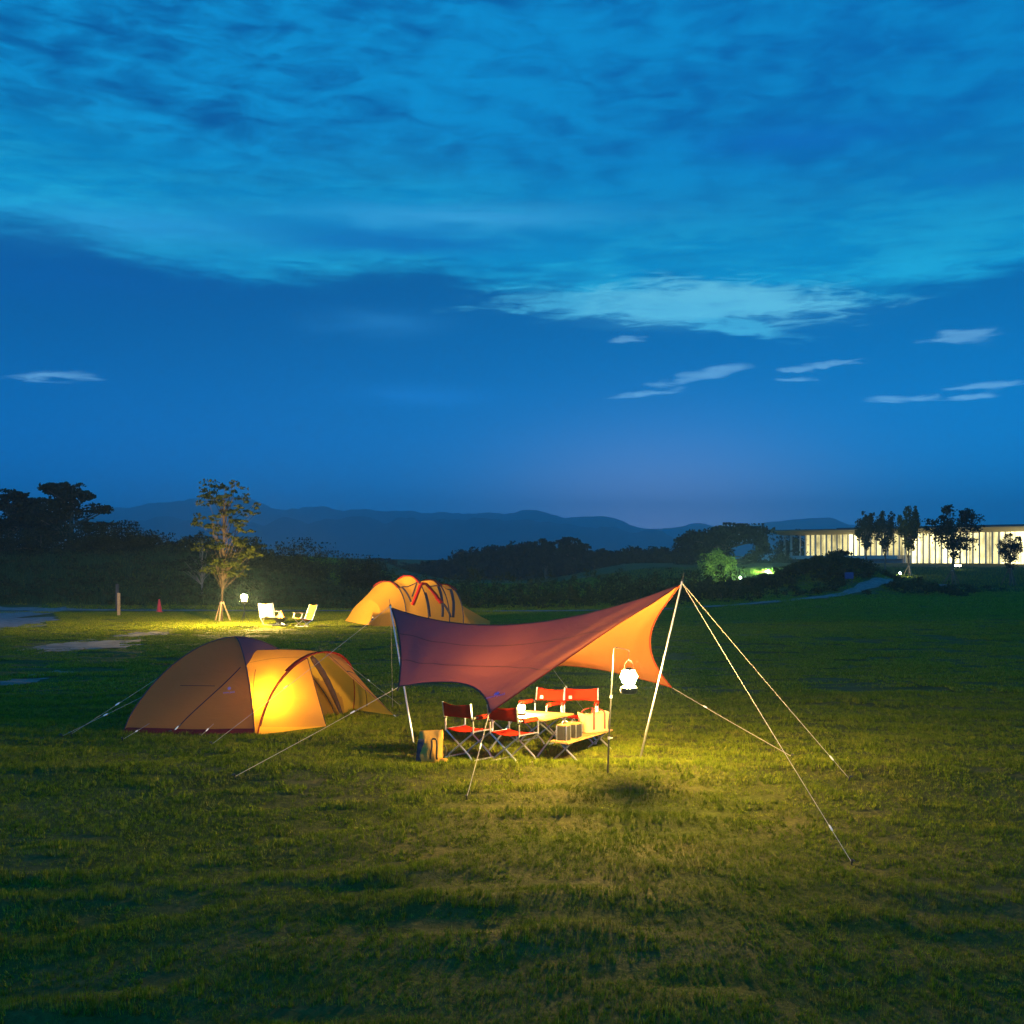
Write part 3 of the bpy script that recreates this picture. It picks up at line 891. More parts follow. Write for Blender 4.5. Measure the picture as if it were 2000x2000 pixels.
seam(sm, vest, line((.06, .02), (.20, .30), 20), .005)
seam(sm, wing1, line((.02, .05), (.02, .99), 20), .008); seam(sm, wing1, line((.02, .99), (.97, .99), 20), .009)
seam(sm, wing2, line((.02, .05), (.97, .05), 20), .009); seam(sm, wing2, line((.30, .06), (.34, .96), 20), .011)
sm.build('seam', M_seam, fl)
# rolled door band down from the hoop to the inner corner
rb = MB(); q0, q1 = hoop(.46) + Vector((-.04, .02, -.06)), C_ + Vector((.12, -.05, .04))
rb.tube([q0.lerp(q1, i / 12) + Vector((0, 0, .10 * math.sin(math.pi * i / 12))) for i in range(13)], [.035, .05, .055, .05, .055, .05, .055, .05, .05, .045, .04, .035, .03], 10)
rb.build('rolled_door', M_darkpole, tent)
# mud skirt along the near foot
def skirt(u, v):
    p = dome(-1 + 2 * u, -1); o = Vector((.0, -.07 * v, 0)); k = near(u, 1 - .055 * (1 - v))
    return Vector((k.x, k.y, 0)).lerp(Vector((p.x, p.y, 0)), v) + Vector((0, 0, h(p.x, p.y) + .10 * (1 - v) + .004)) + Vector((0, -.02 - .035 * v, 0))
MB().grid(skirt, 30, 4).build('mud_skirt', M_skirt, tent)
print_mark(tent, near, 436, 1355, 459, 1353, .085, M_logolilac)
e1 = near(.0, .72)
guy(tent, left(.95, .62), 140, 1438, .55, .0028); guy(tent, left(.97, .82), 122, 1443, .5, .0025)
for a_, g_ in (((289, 1421), (240, 1448)), ((353, 1418), (336, 1434)), ((417, 1414), (392, 1441))):
    u_, v_ = snap(near, *a_); guy(tent, near(u_, min(v_, .97)), g_[0], g_[1], .5, .003)
guy(tent, hoop(.62), 781, 1380, .5, .0025)
guy(tent, wing2(.98, .9), 775, 1404, .5, .004)

# ------------------------------------------------------------------ lanterns
def lantern(label, loc, mat, gr=.05, sc_=1.0, group=None, hood=1.0):
    """gas lantern: loc = centre of the glowing mantle globe"""
    loc = Vector(loc); s = sc_
    base = loc - Vector((0, 0, .19 * s))
    L = thing('lantern', label, 'lantern', base, group)
    MB().lathe(base, [(.06 * s, 0), (.088 * s, .006 * s), (.098 * s, .03 * s), (.098 * s, .070 * s), (.07 * s, .092 * s), (.03 * s, .10 * s), (.03 * s, .128 * s), (.045 * s, .132 * s), (.045 * s, .137 * s)], 20).build('tank', M_steel, L)
    g = MB().lathe(loc, [(.012, -gr), (gr * .7, -gr * .72), (gr, 0), (gr * .7, gr * .72), (.012, gr)], 16).build('globe', mat, L)
    MB().lathe(loc, [(.05 * s * hood, .058 * s), (.062 * s * hood, .060 * s), (.058 * s * hood, .07 * s), (.03 * s * hood, .10 * s), (.012 * s * hood, .105 * s)], 20).build('hood', M_blackmetal, L)
    cage = MB()
    for k in range(4):
        a = math.pi * (.25 + .5 * k); d = Vector((math.cos(a), math.sin(a), 0))
        cage.tube([loc + d * .052 * s - Vector((0, 0, .056 * s)), loc + d * .068 * s, loc + d * .052 * s + Vector((0, 0, .062 * s))], .0022 * s, 5)
    for dz_, rr_ in ((-.056, .052), (.0, .068), (.062, .052)):
        cage.tube([loc + Vector((rr_ * s * math.cos(i * math.pi / 8), rr_ * s * math.sin(i * math.pi / 8), dz_ * s)) for i in range(17)], .0022 * s, 5)
    cage.build('guard_wire', M_steel, L)
    bail = MB(); bail.tube([loc + Vector((.055 * s * math.cos(math.pi * i / 10), 0, .06 * s + .13 * s * math.sin(math.pi * i / 10))) for i in range(11)], .0028 * s, 6)
    bail.build('bail_handle', M_steel, L)
    MB().tube([base + Vector((0, -.06 * s, .11 * s)), base + Vector((0, -.085 * s, .11 * s))], .011 * s, 8).build('valve_knob', M_blackmetal, L)
    return L
LY = 15.2
lampP = pt(1228, 1322, LY)
lantern('bright gas lantern hanging from the thin black stand beside the tarp', lampP, M_globe, .110, 1.15)
# its stand
sb = at(1186, 1511); st = pt(1198, 1269, 15.5)
stand = thing('lantern_stand', 'thin black lantern stand with a hooked arm, pushed into the grass beside the bench', 'lantern stand', sb)
m = MB(); k1, k2 = sb.lerp(st, .28), sb.lerp(st, .62)
m.tube([sb - Vector((0, 0, .2)), k1, k1 + Vector((0, 0, .001)), k2, k2 + Vector((0, 0, .001)), st], [.013, .013, .011, .011, .009, .009], 10)
m.build('post', M_steel, stand)
hook = Vector((lampP.x, lampP.y, st.z + .005))
MB().tube([st - Vector((0, 0, .01)), st + Vector((.004, 0, .02)), st.lerp(hook, .15) + Vector((0, 0, .03)), st.lerp(hook, .6) + Vector((0, 0, .025)), hook + Vector((0, 0, .012)), hook + Vector((.012, 0, -.004)), hook + Vector((-.004, 0, -.014))], .006, 8).build('arm', M_steel, stand)
MB().tube([hook - Vector((0, 0, .004)), hook.lerp(lampP + Vector((0, 0, .22)), .5), lampP + Vector((0, 0, .215))], .003, 6).build('hanging_chain', M_steel, stand)
for kk in (k1, k2): MB().lathe(kk, [(.012, -.02), (.018, -.018), (.018, .018), (.012, .02)], 12).build('clamp', M_alu, stand)
MB().tube([k1 + Vector((.01, 0, 0)), k1 + Vector((.05, 0, .0))], .010, 8).build('clamp_screw', M_alu, stand)

# ------------------------------------------------------------------ camp furniture
cg = 'red folding chairs round the camp table'
def make_chair():
    c = thing('camp_chair', 'x', 'chair', (0, 0, 0), cg)
    W, yb, yf, sh = .26, -.21, .21, .41
    seat = MB().grid(lambda u, v: Vector(((2 * u - 1) * W * .97, yb + (yf - yb) * v, sh + .005 - .045 * math.sin(math.pi * u) * (.6 + .4 * math.sin(math.pi * v)))), 12, 8)
    seat.build('seat', M_red, c, solid=.005)
    back = MB().grid(lambda u, v: Vector(((2 * u - 1) * W, yb - .03 - .03 * v - .05 * math.sin(math.pi * u), .60 + .20 * v - .016 * math.sin(math.pi * u) * (2 * v - .6))), 14, 6)
    bk = back.build('backrest', M_red, c, solid=.006)
    MB().box((.17, yb - .052, .655), (.048, .006, .048), (Vector((1, .3, 0)).normalized(), Vector((-.3, 1, .12)).normalized(), Vector((0, -.12, 1)).normalized()), .001).build('label_patch', M_white, bk)
    for s in (-1, 1):
        fr = MB()
        fr.tube([(s * W, yb, sh - .02), (s * W, yb - .005, .56), (s * W, yb - .03, .60), (s * W, yb - .062, .805)], .0115, 8)
        fr.build('back_post', M_alu, c)
        MB().tube([(s * W, yb, .575), (s * W, yb + .03, .605), (s * W, yf - .03, .605), (s * W, yf, .58), (s * W, yf, sh - .01)], .0115, 8).build('arm_post', M_alu, c)
        MB().tube([(s * W, yb, sh), (s * W, yf, sh)], .011, 8).build('seat_rail', M_alu, c)
        arm = MB(); n = 10
        arm.grid(lambda u, v: Vector((s * W + .036 * math.cos(2 * math.pi * u), yb + .075 + (yf - yb - .11) * v, .603 + .030 * math.sin(2 * math.pi * u))), n, 4)
        arm.build('armrest', M_redarm, c, solid=.003)
        MB().box((s * W, yb - .008, .585), (.034, .036, .05)).build('joint', M_blackmetal, c)
        for y in (yb, yf):
            k = 0 if s > 0 else .014
            MB().tube([(s * W, y + k, sh - .015), (-s * W * .30, y + k, .145), (-s * W * .68, y + k, .07), (-s * W * .85, y + k, .015), (-s * W, y + k, .008)], .0115, 8).build('leg', M_alu, c)
        MB().tube([(-s * W, yb, .010), (-s * W, yf + .01, .010)], .0115, 8).build('foot_bar', M_alu, c)
    return c
chair0 = make_chair()
def fit(o, x, y, rz, lab, s=1.0):
    o.location = onground(x, y, .012); o.rotation_euler = (0, 0, rz); o.scale = (s,) * 3; o['label'] = lab
seats = [(-.61, 16.73, R(-39), 'red folding chair seen from behind, beside the ochre sack'),
         (.03, 16.47, R(-39), 'red folding chair seen from behind, under the low tip of the tarp'),
         (.44, 18.10, R(143), 'red folding chair facing the camera behind the table, nearer the table lantern'),
         (1.04, 18.05, R(172), 'red folding chair facing the camera behind the cream tote bag')]
for i, (x, y, rz, lab) in enumerate(seats):
    if i == 0: fit(chair0, x, y, rz, lab)
    else: fit(dup(chair0, (0, 0, 0), 0, lab), x, y, rz, lab)

def slatboard(mb, corners, z, th, n):
    """board of n planks between 4 ground-plan corners"""
    a, b, c_, d_ = [Vector((p[0], p[1], 0)) for p in corners]
    for i in range(n):
        k0, k1 = (i + .012) / n, (i + .988) / n
        q = [a.lerp(b, k0), a.lerp(b, k1), d_.lerp(c_, k1), d_.lerp(c_, k0)]
        vs = [p + Vector((0, 0, z - th)) for p in q] + [p + Vector((0, 0, z)) for p in q]
        mb.add(vs, [(3, 2, 1, 0), (4, 5, 6, 7), (0, 1, 5, 4), (1, 2, 6, 5), (2, 3, 7, 6), (3, 0, 4, 7)])
def xlegs(parent, p, q, z, spread, off, r=.011):
    """crossed legs under the edge p-q"""
    d = (q - p).normalized()
    for a, b in ((p, q), (q, p)):
        e = (b - a).normalized()
        top = a + e * .02 + Vector((0, 0, z)); foot = b + e * spread
        foot.z = h(foot.x, foot.y) + .01
        n = Vector((-d.y, d.x, 0)) * (off if a is p else -off)
        MB().tube([top + n, top + e * .03 + n - Vector((0, 0, .015)), top.lerp(foot, .5) + n, foot + n], r, 8).build('leg', M_alu, parent)
V2 = lambda x, y: Vector((x, y, 0))
tn, trr, tf, tl = V2(.45, 16.80), V2(.92, 17.50), V2(.02, 18.00), V2(-.43, 17.28)
zt = .545
table = thing('camp_table', 'low folding table with a pale bamboo top, the small lantern glowing on it', 'table', onground(.25, 17.4))
mb = MB(); slatboard(mb, (tn, trr, tf, tl), zt, .022, 6); mb.build('tabletop', M_bamboo, table, smooth=False)
xlegs(table, tn.lerp(tl, .10), trr.lerp(tf, .10), zt - .03, .02, .012, .012)
xlegs(table, tl.lerp(tn, .10), tf.lerp(trr, .10), zt - .03, .02, .012, .012)
MB().tube([tn.lerp(trr, .2).lerp(tl.lerp(tf, .2), .06) + Vector((0, 0, zt - .04)), tn.lerp(trr, .2).lerp(tl.lerp(tf, .2), .94) + Vector((0, 0, zt - .04))], .010).build('rail', M_alu, table)
MB().tube([tn.lerp(trr, .8).lerp(tl.lerp(tf, .8), .06) + Vector((0, 0, zt - .04)), tn.lerp(trr, .8).lerp(tl.lerp(tf, .8), .94) + Vector((0, 0, zt - .04))], .010).build('rail', M_alu, table)
lantern('small gas lantern standing on the bamboo tabletop', Vector((.14, 17.3, zt + .115)), M_globe_small, .055, .62)

b0, b1, b2 = V2(.534, 16.40), V2(.768, 16.20), V2(1.50, 17.50); b3 = b0 + (b2 - b1)
zb = .31
bench = thing('folding_bench', 'low wooden bench on crossed metal legs, holding boxes and a cream bag', 'bench', onground(1.05, 16.9))
mb = MB(); slatboard(mb, (b0, b1, b2, b3), zb, .022, 4); mb.build('bench_top', M_bamboo, bench, smooth=False)
xlegs(bench, b0.lerp(b3, .12), b1.lerp(b2, .12), zb - .03, .05, .012, .013)
xlegs(bench, b3.lerp(b0, .12), b2.lerp(b1, .12), zb - .03, .05, .012, .013)
MB().tube([b0.lerp(b1, .5).lerp(b3.lerp(b2, .5), .1) + Vector((0, 0, zb - .04)), b0.lerp(b1, .5).lerp(b3.lerp(b2, .5), .9) + Vector((0, 0, zb - .04))], .010).build('rail', M_alu, bench)

bd = (b2 - b1).normalized(); bn_ = Vector((bd.y, -bd.x, 0)); UPV = Vector((0, 0, 1))
def benchpt(k, s): return b0.lerp(b3, k).lerp(b1.lerp(b2, k), s) + Vector((0, 0, zb))
# cream bag
bc = benchpt(.74, .5)
bag = thing('tote_bag', 'cream canvas tote bag with red straps standing on the bench', 'bag', bc)
bx_, by_ = (bd * .75 + Vector((1, 0, 0)) * .55).normalized(), None
by_ = Vector((-bx_.y, bx_.x, 0))
rb_ = random.Random(3)
def bagside(u, v):
    a = 2 * math.pi * u; n = 5.0
    cx = math.copysign(abs(math.cos(a)) ** (2 / n), math.cos(a)); cy = math.copysign(abs(math.sin(a)) ** (2 / n), math.sin(a))
    k = .94 + .10 * v - .03 * math.sin(math.pi * v) + .02 * math.sin(a * 3 + v * 4)
    top = 1 + .05 * math.cos(2 * a + .5) + .04 * math.sin(3 * a) if v > .85 else 1
    return bc + bx_ * cx * .225 * k + by_ * cy * .13 * k * (1 - .15 * v) + UPV * (.005 + .265 * v * top)
m = MB(); m.grid(bagside, 48, 12); bt = m.build('bag_body', M_bag, bag, solid=.008)
MB().grid(lambda u, v: bc + bx_ * (2 * u - 1) * .19 + by_ * (2 * v - 1) * .10 + UPV * (.17 + .05 * math.sin(math.pi * u) * math.sin(math.pi * v) + .012 * math.sin(u * 11) * math.sin(v * 7)), 14, 8).build('bag_contents', M_bag, bag)
MB().tube([bagside(i / 48, .99) for i in range(49)], .010, 6, cap=False).build('rim', M_bag, bag)
def strap(mb, P, wd, w): mb.strip(P, wd, w)
for sgn in (-1, 1):
    m = MB(); P = []
    for i in range(25):
        k = i / 24
        if k < .3: q = bc - bx_ * .10 * 1 + by_ * sgn * -.140 + UPV * (.05 + .24 * k / .3)
        elif k > .7: q = bc + bx_ * .10 + by_ * sgn * -.140 + UPV * (.05 + .24 * (1 - k) / .3)
        else:
            a = math.pi * (k - .3) / .4; q = bc - bx_ * .10 * math.cos(a) + by_ * sgn * (-.140 + .07 * math.sin(a)) + UPV * (.29 + .05 * math.sin(a))
        P.append(q)
    strap(m, P, bx_ if sgn else bx_, .016)
    m.build('strap', M_redstrap, bag, solid=.006)
m = MB()
for z_, s_ in ((.06, 1),):
    m.strip([bc - bx_ * .238 + by_ * (.04) + UPV * (.02 + .2 * i / 6) + bx_ * .0 for i in range(7)], by_, .014)
m.build('side_strap', M_redstrap, bag, solid=.005)
# two dark storage boxes
def storage(label, k, s, dx, dy, dz):
    c_ = benchpt(k, s)
    o = thing('storage_box', label, 'box', c_, 'dark boxes on the bench')
    ax = (bd, bn_, UPV)
    MB().box(c_ + UPV * dz / 2, (dx, dy, dz), ax, .012).build('box_body', M_black, o)
    MB().box(c_ + UPV * (dz + .006), (dx * 1.03, dy * 1.03, .018), ax, .006).build('lid', M_bamboo, o)
    e = MB()
    for a_, b_ in ((-1, 1), (1, 1), (1, -1), (-1, -1)):
        q = c_ + bd * a_ * dx * .5 + bn_ * b_ * dy * .5
        MB().box(q + UPV * dz * .5, (.014, .014, dz), ax, .003).build('corner_strip', M_alu, o)
    hd = MB(); hd.tube([c_ + bd * dx * .3 * math.cos(math.pi * i / 8) + UPV * (dz + .012 + .06 * math.sin(math.pi * i / 8)) for i in range(9)], .004, 6)
    hd.build('handle', M_alu, o)
storage('dark narrow box on the low bench, nearest its front end', .10, .48, .13, .15, .205)
storage('dark box with pale corners between the narrow box and the cream bag', .32, .45, .19, .17, .19)

# ochre sack left of the chairs
s0 = at(842, 1489)
sack = thing('canvas_sack', 'upright ochre canvas sack with black straps standing on the grass by the tarp pole', 'bag', s0)
sax, say = Vector((.97, -.22, 0)), Vector((.22, .97, 0))
def sackside(u, v):
    a = 2 * math.pi * u; n = 3.2
    cx = math.copysign(abs(math.cos(a)) ** (2 / n), math.cos(a)); cy = math.copysign(abs(math.sin(a)) ** (2 / n), math.sin(a))
    base = min(1, .82 + v * 1.1)
    wx = .165 * base * (1 + .03 * math.sin(v * 9)); wy = .115 * base * (1 - .75 * max(0, v - .45) / .55)
    return s0 + sax * cx * wx * (1 + .02 * math.sin(a * 3)) + say * cy * (wy + .008 * math.sin(a * 5 + v * 6)) + UPV * (.0 + .44 * v + .012 * cx * (v > .9))
m = MB(); m.grid(sackside, 44, 16); vs0 = len(m.v)
m.build('sack_body', M_sack, sack, solid=.006)
MB().box(s0 - sax * .135 + UPV * .17 - say * .02, (.10, .16, .32), (sax, say, (UPV + sax * .12).normalized()), .03).build('side_pocket', M_navy, sack)
m = MB()
for px_, dx2 in ((.045, .0), (.115, .02)):
    P = []
    for i in range(15):
        k = i / 14
        P.append(s0 + sax * (px_ + dx2 * k + .012 * math.sin(5 * k)) - say * (.128 + .035 * math.sin(math.pi * k)) + UPV * (.33 - .27 * k))
    m.strip(P, sax, .013)
P = [s0 + sax * (.045 + .07 * i / 8) - say * .135 + UPV * (.335 + .012 * math.sin(math.pi * i / 8)) for i in range(9)]
m.strip(P, UPV, .012)
m.build('shoulder_strap', M_blackstrap, sack, solid=.006)
MB().box(s0 + sax * .195 - say * .03 + UPV * .035, (.09, .10, .05), (sax, say, UPV), .02).build('side_flap', M_sack, sack)
MB().tube([s0 + sax * .185 + say * .02 + UPV * (.24 - .24 * i / 6) + sax * .03 * math.sin(i * .8) for i in range(7)], .012, 6).build('hanging_strap', M_blackstrap, sack)
MB().tube([sackside(.5, .985), sackside(.25, .99) * .5 + sackside(.75, .99) * .5, sackside(0, .985)], .010, 8).build('rolled_closure', M_sack, sack)

lantern('lantern set low inside the vestibule of the ochre dome tent', Vector((-4.06, 19.58, .48)), M_globe_tent, .040, .8, hood=.35)

# ------------------------------------------------------------------ far camp
ft = thing('far_tent', 'large ochre tunnel tent with red hoop caps standing beyond the tarp', 'tent', onground(-4.4, 52.5))
secs = [  # near foot, apex, far foot, height power
    (onground(-5.75, 50.9), pt(722, 1172, 53), onground(-7.75, 55.4)),
    (onground(-4.60, 51), pt(756, 1136, 53), onground(-7.05, 55.3)),
    (onground(-4.10, 50.9), pt(776, 1136, 53), onground(-6.45, 55.3)),
    (onground(-3.60, 50.9), pt(798, 1125, 53), onground(-5.85, 55.3)),
    (onground(-3.15, 50.9), pt(820, 1136, 53), onground(-5.35, 55.3)),
    (onground(-2.70, 51), pt(840, 1133, 53), onground(-4.85, 55.3)),
    (onground(-2.40, 51), pt(854, 1143, 53), onground(-4.45, 55.3)),
    (onground(-2.10, 51), pt(868, 1142, 53), onground(-4.15, 55.3)),
    (onground(-1.75, 51.5), pt(900, 1182, 53.5), onground(-1.7, 55.3)),
]
def arch(s, v, pw=.72):
    a, t_, b = s
    th = math.pi * v; c = (1 - math.cos(th)) / 2; q = max(math.sin(th), 0) ** pw
    p = a.lerp(b, c * .75 + v * .25); mid = a.lerp(b, .5)
    return p + (t_ - mid) * q
def ftsurf(u, v):
    x = u * (len(secs) - 1); i = min(int(x), len(secs) - 2); k = x - i
    return arch(secs[i], v).lerp(arch(secs[i + 1], v), k)
def ftleft(u, v):   # sloping end panels closing on the ground
    a, t_, b = secs[0]
    return arch(secs[0], v).lerp(a.lerp(b, v) + Vector((-.16, 0, .02)), u)
def ftright(u, v):
    a, t_, b = secs[-1]
    return arch(secs[-1], v).lerp(a.lerp(b, v) + Vector((.75, 0, .02)), u)
m = MB(); m.grid(ftsurf, 48, 28); m.grid(ftleft, 6, 28); m.grid(ftright, 6, 28)
ftf = m.face_up().build('fly_sheet', M_fartent, ft)
for i in (1, 3, 5, 7):
    m = MB(); m.strip([arch(secs[i], .30 + .40 * k / 14) + Vector((0, -.02, .03)) for k in range(15)], Vector((1, .1, 0)), .085)
    m.build('hoop_cap', M_brightred if i > 1 else M_trimred, ft, solid=.02)
    m = MB(); m.tube([arch(secs[i], k / 30) + Vector((0, -.03, .012)) for k in range(31)], .03, 6)
    m.build('hoop_pole', M_darkpole, ft)
def ftuv(px, py): return snap(ftsurf, px, py, 0, 1, .02, .55)
def ftbar(name, p, q, w, mat, off=.03):
    a, b = ftuv(*p), ftuv(*q); m = MB(); seam(m, ftsurf, line(a, b, 18), w, off); return m.build(name, mat, ft, solid=.015)
ftbar('door_trim', (826, 1144), (807, 1184), .085, M_brightred, .15); ftbar('door_trim', (827, 1144), (862, 1181), .085, M_brightred, .16)
ftbar('cross_pole', (820, 1134), (805, 1166), .035, M_darkpole); ftbar('cross_pole', (784, 1147), (803, 1176), .04, M_darkpole)
ftbar('cross_pole', (866, 1180), (880, 1206), .05, M_darkpole); ftbar('cross_pole', (856, 1146), (864, 1205), .06, M_darkpole)
ftbar('cross_pole', (880, 1152), (885, 1206), .06, M_darkpole)
ftbar('ridge_seam', (785, 1147), (880, 1152), .03, M_darkpole); ftbar('door_zip', (831, 1158), (840, 1205), .035, M_darkpole)
lantern('lantern standing inside the large far tent, seen only through its cloth', Vector((-4.3, 53.2, 1.35)), emit('inner_tent_lantern', (1, .64, .18), 1500), .07, 1.2)
lantern('small lamp hung low at the left end of the far tent', Vector((-5.95, 50.3, .42)), emit('tent_lamp', (1, .6, .2), 2.0), .03, .6)

fp_ = pt(477, 1166, 50)
lantern('dazzling gas lantern on a tripod at the far camp beside the cream chair', fp_, M_globe_far, .13, 1.4)
fb = onground(fp_.x, fp_.y)
fs = thing('lantern_tripod', 'slim metal tripod holding the far lantern above the lawn', 'lantern stand', fb)
top_ = fp_ - Vector((0, 0, .19 * 1.4))
MB().tube([fb + Vector((0, 0, .35)), top_ - Vector((0, 0, .005))], .018, 8).build('post', M_steel, fs)
for k in range(3):
    a = 2.1 * k + .4; MB().tube([fb + Vector((0, 0, .62)), onground(fb.x + .38 * math.cos(a), fb.y + .38 * math.sin(a))], .012, 6).build('leg', M_steel, fs)
MB().lathe(top_, [(.02, -.02), (.08, -.012), (.08, -.003), (.02, -.001)], 12).build('plate', M_steel, fs)

def lounge(label, loc, rz, mat, frame):
    c = thing('reclining_chair', label, 'chair', (0, 0, 0))
    W = .30
    MB().grid(lambda u, v: Vector(((2 * u - 1) * W, .30 - .58 * v, .38 - .10 * v - .03 * math.sin(math.pi * u) + .02 * (1 - v))), 8, 8).build('seat', mat, c, solid=.02)
    MB().grid(lambda u, v: Vector(((2 * u - 1) * W, -.26 - .26 * v, .28 + .66 * v - .03 * math.sin(math.pi * u))), 8, 10).build('backrest', mat, c, solid=.02)
    for s in (-1, 1):
        x = s * (W + .03)
        MB().tube([(x, .32, .40), (x, -.27, .29), (x, -.53, .95)], .018, 8).build('frame', frame, c)
        MB().tube([(x, .25, .38), (x, -.10, .02)], .02, 8).build('leg', frame, c)
        MB().tube([(x, -.25, .30), (x, .20, .02)], .02, 8).build('leg', frame, c)
        MB().box((x, .03, .60), (.06, .50, .028)).build('armrest', M_wood, c)
        MB().tube([(x, .22, .60), (x, .25, .39)], .014, 8).build('arm_post', frame, c)
    MB().tube([(-W - .03, .20, .03), (W + .03, .20, .03)], .015, 8).build('foot_bar', frame, c)
    MB().tube([(-W - .03, -.10, .03), (W + .03, -.10, .03)], .015, 8).build('foot_bar', frame, c)
    c.location = loc; c.rotation_euler = (0, 0, rz)
lounge('cream reclining camp chair next to the far lantern', onground(-10.55, 51.3, .02), R(-148), M_fabcream, M_alu)
lounge('orange reclining camp chair facing the fire, nearer the far tent', onground(-8.95, 50.4, .02), R(130), M_faborange, M_alu)
fq = at(548, 1223)
pit = thing('fire_pit', 'small square metal fire pit burning between the two reclining chairs', 'fire pit', fq)
MB().add([fq + Vector(p) for p in ((-.11, -.11, .13), (.11, -.11, .13), (.11, .11, .13), (-.11, .11, .13), (-.27, -.27, .36), (.27, -.27, .36), (.27, .27, .36), (-.27, .27, .36))],
         [(3, 2, 1, 0), (0, 1, 5, 4), (1, 2, 6, 5), (2, 3, 7, 6), (3, 0, 4, 7)]).build('bowl', M_steel, pit, smooth=False, solid=.012)
MB().box(fq + Vector((0, 0, .035)), (.62, .55, .05)).build('base_plate', M_blackmetal, pit)
for sx_ in (-1, 1):
    MB().tube([fq + Vector((sx_ * .2, -.2, .06)), fq + Vector((-sx_ * .2, .05, .30))], .014, 6).build('leg', M_alu, pit)
for i in range(5):
    a = i * 1.25; MB().tube([fq + Vector((.2 * math.cos(a), .2 * math.sin(a), .33)), fq + Vector((-.12 * math.cos(a + .4), -.12 * math.sin(a + .4), .42))], .03, 7).build('firewood', M_bark, pit)
for i in range(6):
    a = i * 1.05; q = fq + Vector((.10 * math.cos(a) * (i > 0), .10 * math.sin(a) * (i > 0), .33))
    hh = .34 if i == 0 else .16 + .05 * (i % 3)
    MB().tube([q, q + Vector((.02, 0, hh * .3)), q + Vector((-.015, 0, hh * .65)), q + Vector((.02, 0, hh))], [.04, .06, .035, .004], 8).build('flame', M_flame, pit)
# thin smoke
m, t, out = newmat('wood_smoke')
vs_ = t.node('ShaderNodeVolumePrincipled'); vs_.inputs['Color'].default_value = (.8, .82, .85, 1)
tc = t.node('ShaderNodeTexCoord').outputs['Object']
nn = t.noise(t.scalevec(tc, 2.5, 2.5, 1.6), 1.0, 3, .6, .8)
sp3 = t.node('ShaderNodeSeparateXYZ'); t.put(sp3.inputs[0], tc)
hz3 = t.math('SUBTRACT', sp3.outputs[2], fq.z + .45)
ax3 = t.math('SUBTRACT', t.math('SUBTRACT', sp3.outputs[0], fq.x + .05), t.math('MULTIPLY', hz3, .667)); ay3 = t.math('SUBTRACT', sp3.outputs[1], fq.y)
r3 = t.math('SQRT', t.math('ADD', t.math('MULTIPLY', ax3, ax3), t.math('MULTIPLY', ay3, ay3)))
r3 = t.math('DIVIDE', r3, t.math('MULTIPLY_ADD', hz3, .19, .07))
fall = t.math('MULTIPLY', t.maprange(r3, 1.0, .0), t.maprange(hz3, 1.6, .1))
t.put(vs_.inputs['Density'], t.math('MULTIPLY', t.math('MULTIPLY', t.maprange(nn, .40, .75), fall), .10))
t.put(out.inputs['Volume'], vs_.outputs[0])
sm_ = MB().tube([fq + Vector((.05 + .16 * i + .05 * math.sin(i), 0, .45 + .24 * i)) for i in range(8)], [.05, .12, .18, .24, .29, .33, .36, .30], 12)
so = sm_.build('smoke', m); tag(so, 'thin pale wood smoke drifting up from the fire pit', 'smoke', kind='stuff')

# post, cone
q = at(232, 1203)
MB_ = MB().box(q + Vector((0, 0, .58)), (.13, .13, 1.2), None, .012)
o = MB_.build('marker_post', M_wood); tag(o, 'short square timber post at the edge of the lawn near the gravel path', 'post')
q2 = at(229, 1193)
o = MB().box(q2 + Vector((0, 0, .75)), (.16, .14, 1.55), None, .015).build('marker_post', pbr('dark_timber', (.06, .045, .035)))
tag(o, 'dark taller timber post just behind the pale post on the lawn', 'post')
q = at(311, 1196)
cone = thing('traffic_cone', 'red traffic cone standing alone by the gravel path', 'cone', q)
MB().lathe(q, [(.17, .035), (.155, .05), (.035, .72), (.025, .725)], 20).build('cone_body', M_cone, cone)
MB().box(q + Vector((0, 0, .018)), (.42, .42, .035)).build('base', M_cone, cone)

# ------------------------------------------------------------------ trees and scrub
def B_(c, r, nc, nl): return (c, r, nc, nl)
def gtree(px, py, Y): return Vector(((px - CX) / F * Y, Y, h((px - CX) / F * Y, Y)))
# lit sapling behind the far lantern
sp = gtree(433, 1203, 55)
S = F / 55
def rel_(px, py, dy=0): return ((px - CX) / F * 55 - sp.x, dy, CAMH + (HY - py) / F * 55 - sp.z)
rs = np.random.default_rng(44); bl = []
env = [(925, 405, 465), (950, 385, 480), (975, 395, 480), (1000, 378, 512), (1030, 385, 495), (1060, 390, 490), (1085, 400, 512), (1110, 415, 475), (1128, 432, 470)]
for i in range(92):
    y_ = rs.uniform(940, 1125); e_ = [(np.interp(y_, [a for a, b, c in env], [b for a, b, c in env])), np.interp(y_, [a for a, b, c in env], [c for a, b, c in env])]
    x_ = rs.uniform(*e_); q_ = rel_(x_, y_, rs.normal() * .5)
    bl.append(B_(q_, (rs.uniform(.22, .5), rs.uniform(.2, .45), rs.uniform(.08, .18)), 4, int(rs.uniform(36, 74))))
bl += [B_(rel_(430, 1095), (.5, .4, .4), 6, 170), B_(rel_(485, 1083), (.65, .4, .12), 6, 170), B_(rel_(452, 1118), (.4, .35, .25), 5, 170), B_(rel_(425, 1060), (.5, .4, .3), 6, 120)]
tree('sapling', 'slender staked tree with sparse yellow green leaves lit by the far lantern', 'tree', sp, 5.8, .045, bl, 1.0 * .075, M_sapleaf, M_darkbark, 60, flat=.1, lean=(.1, 0), seed=4)
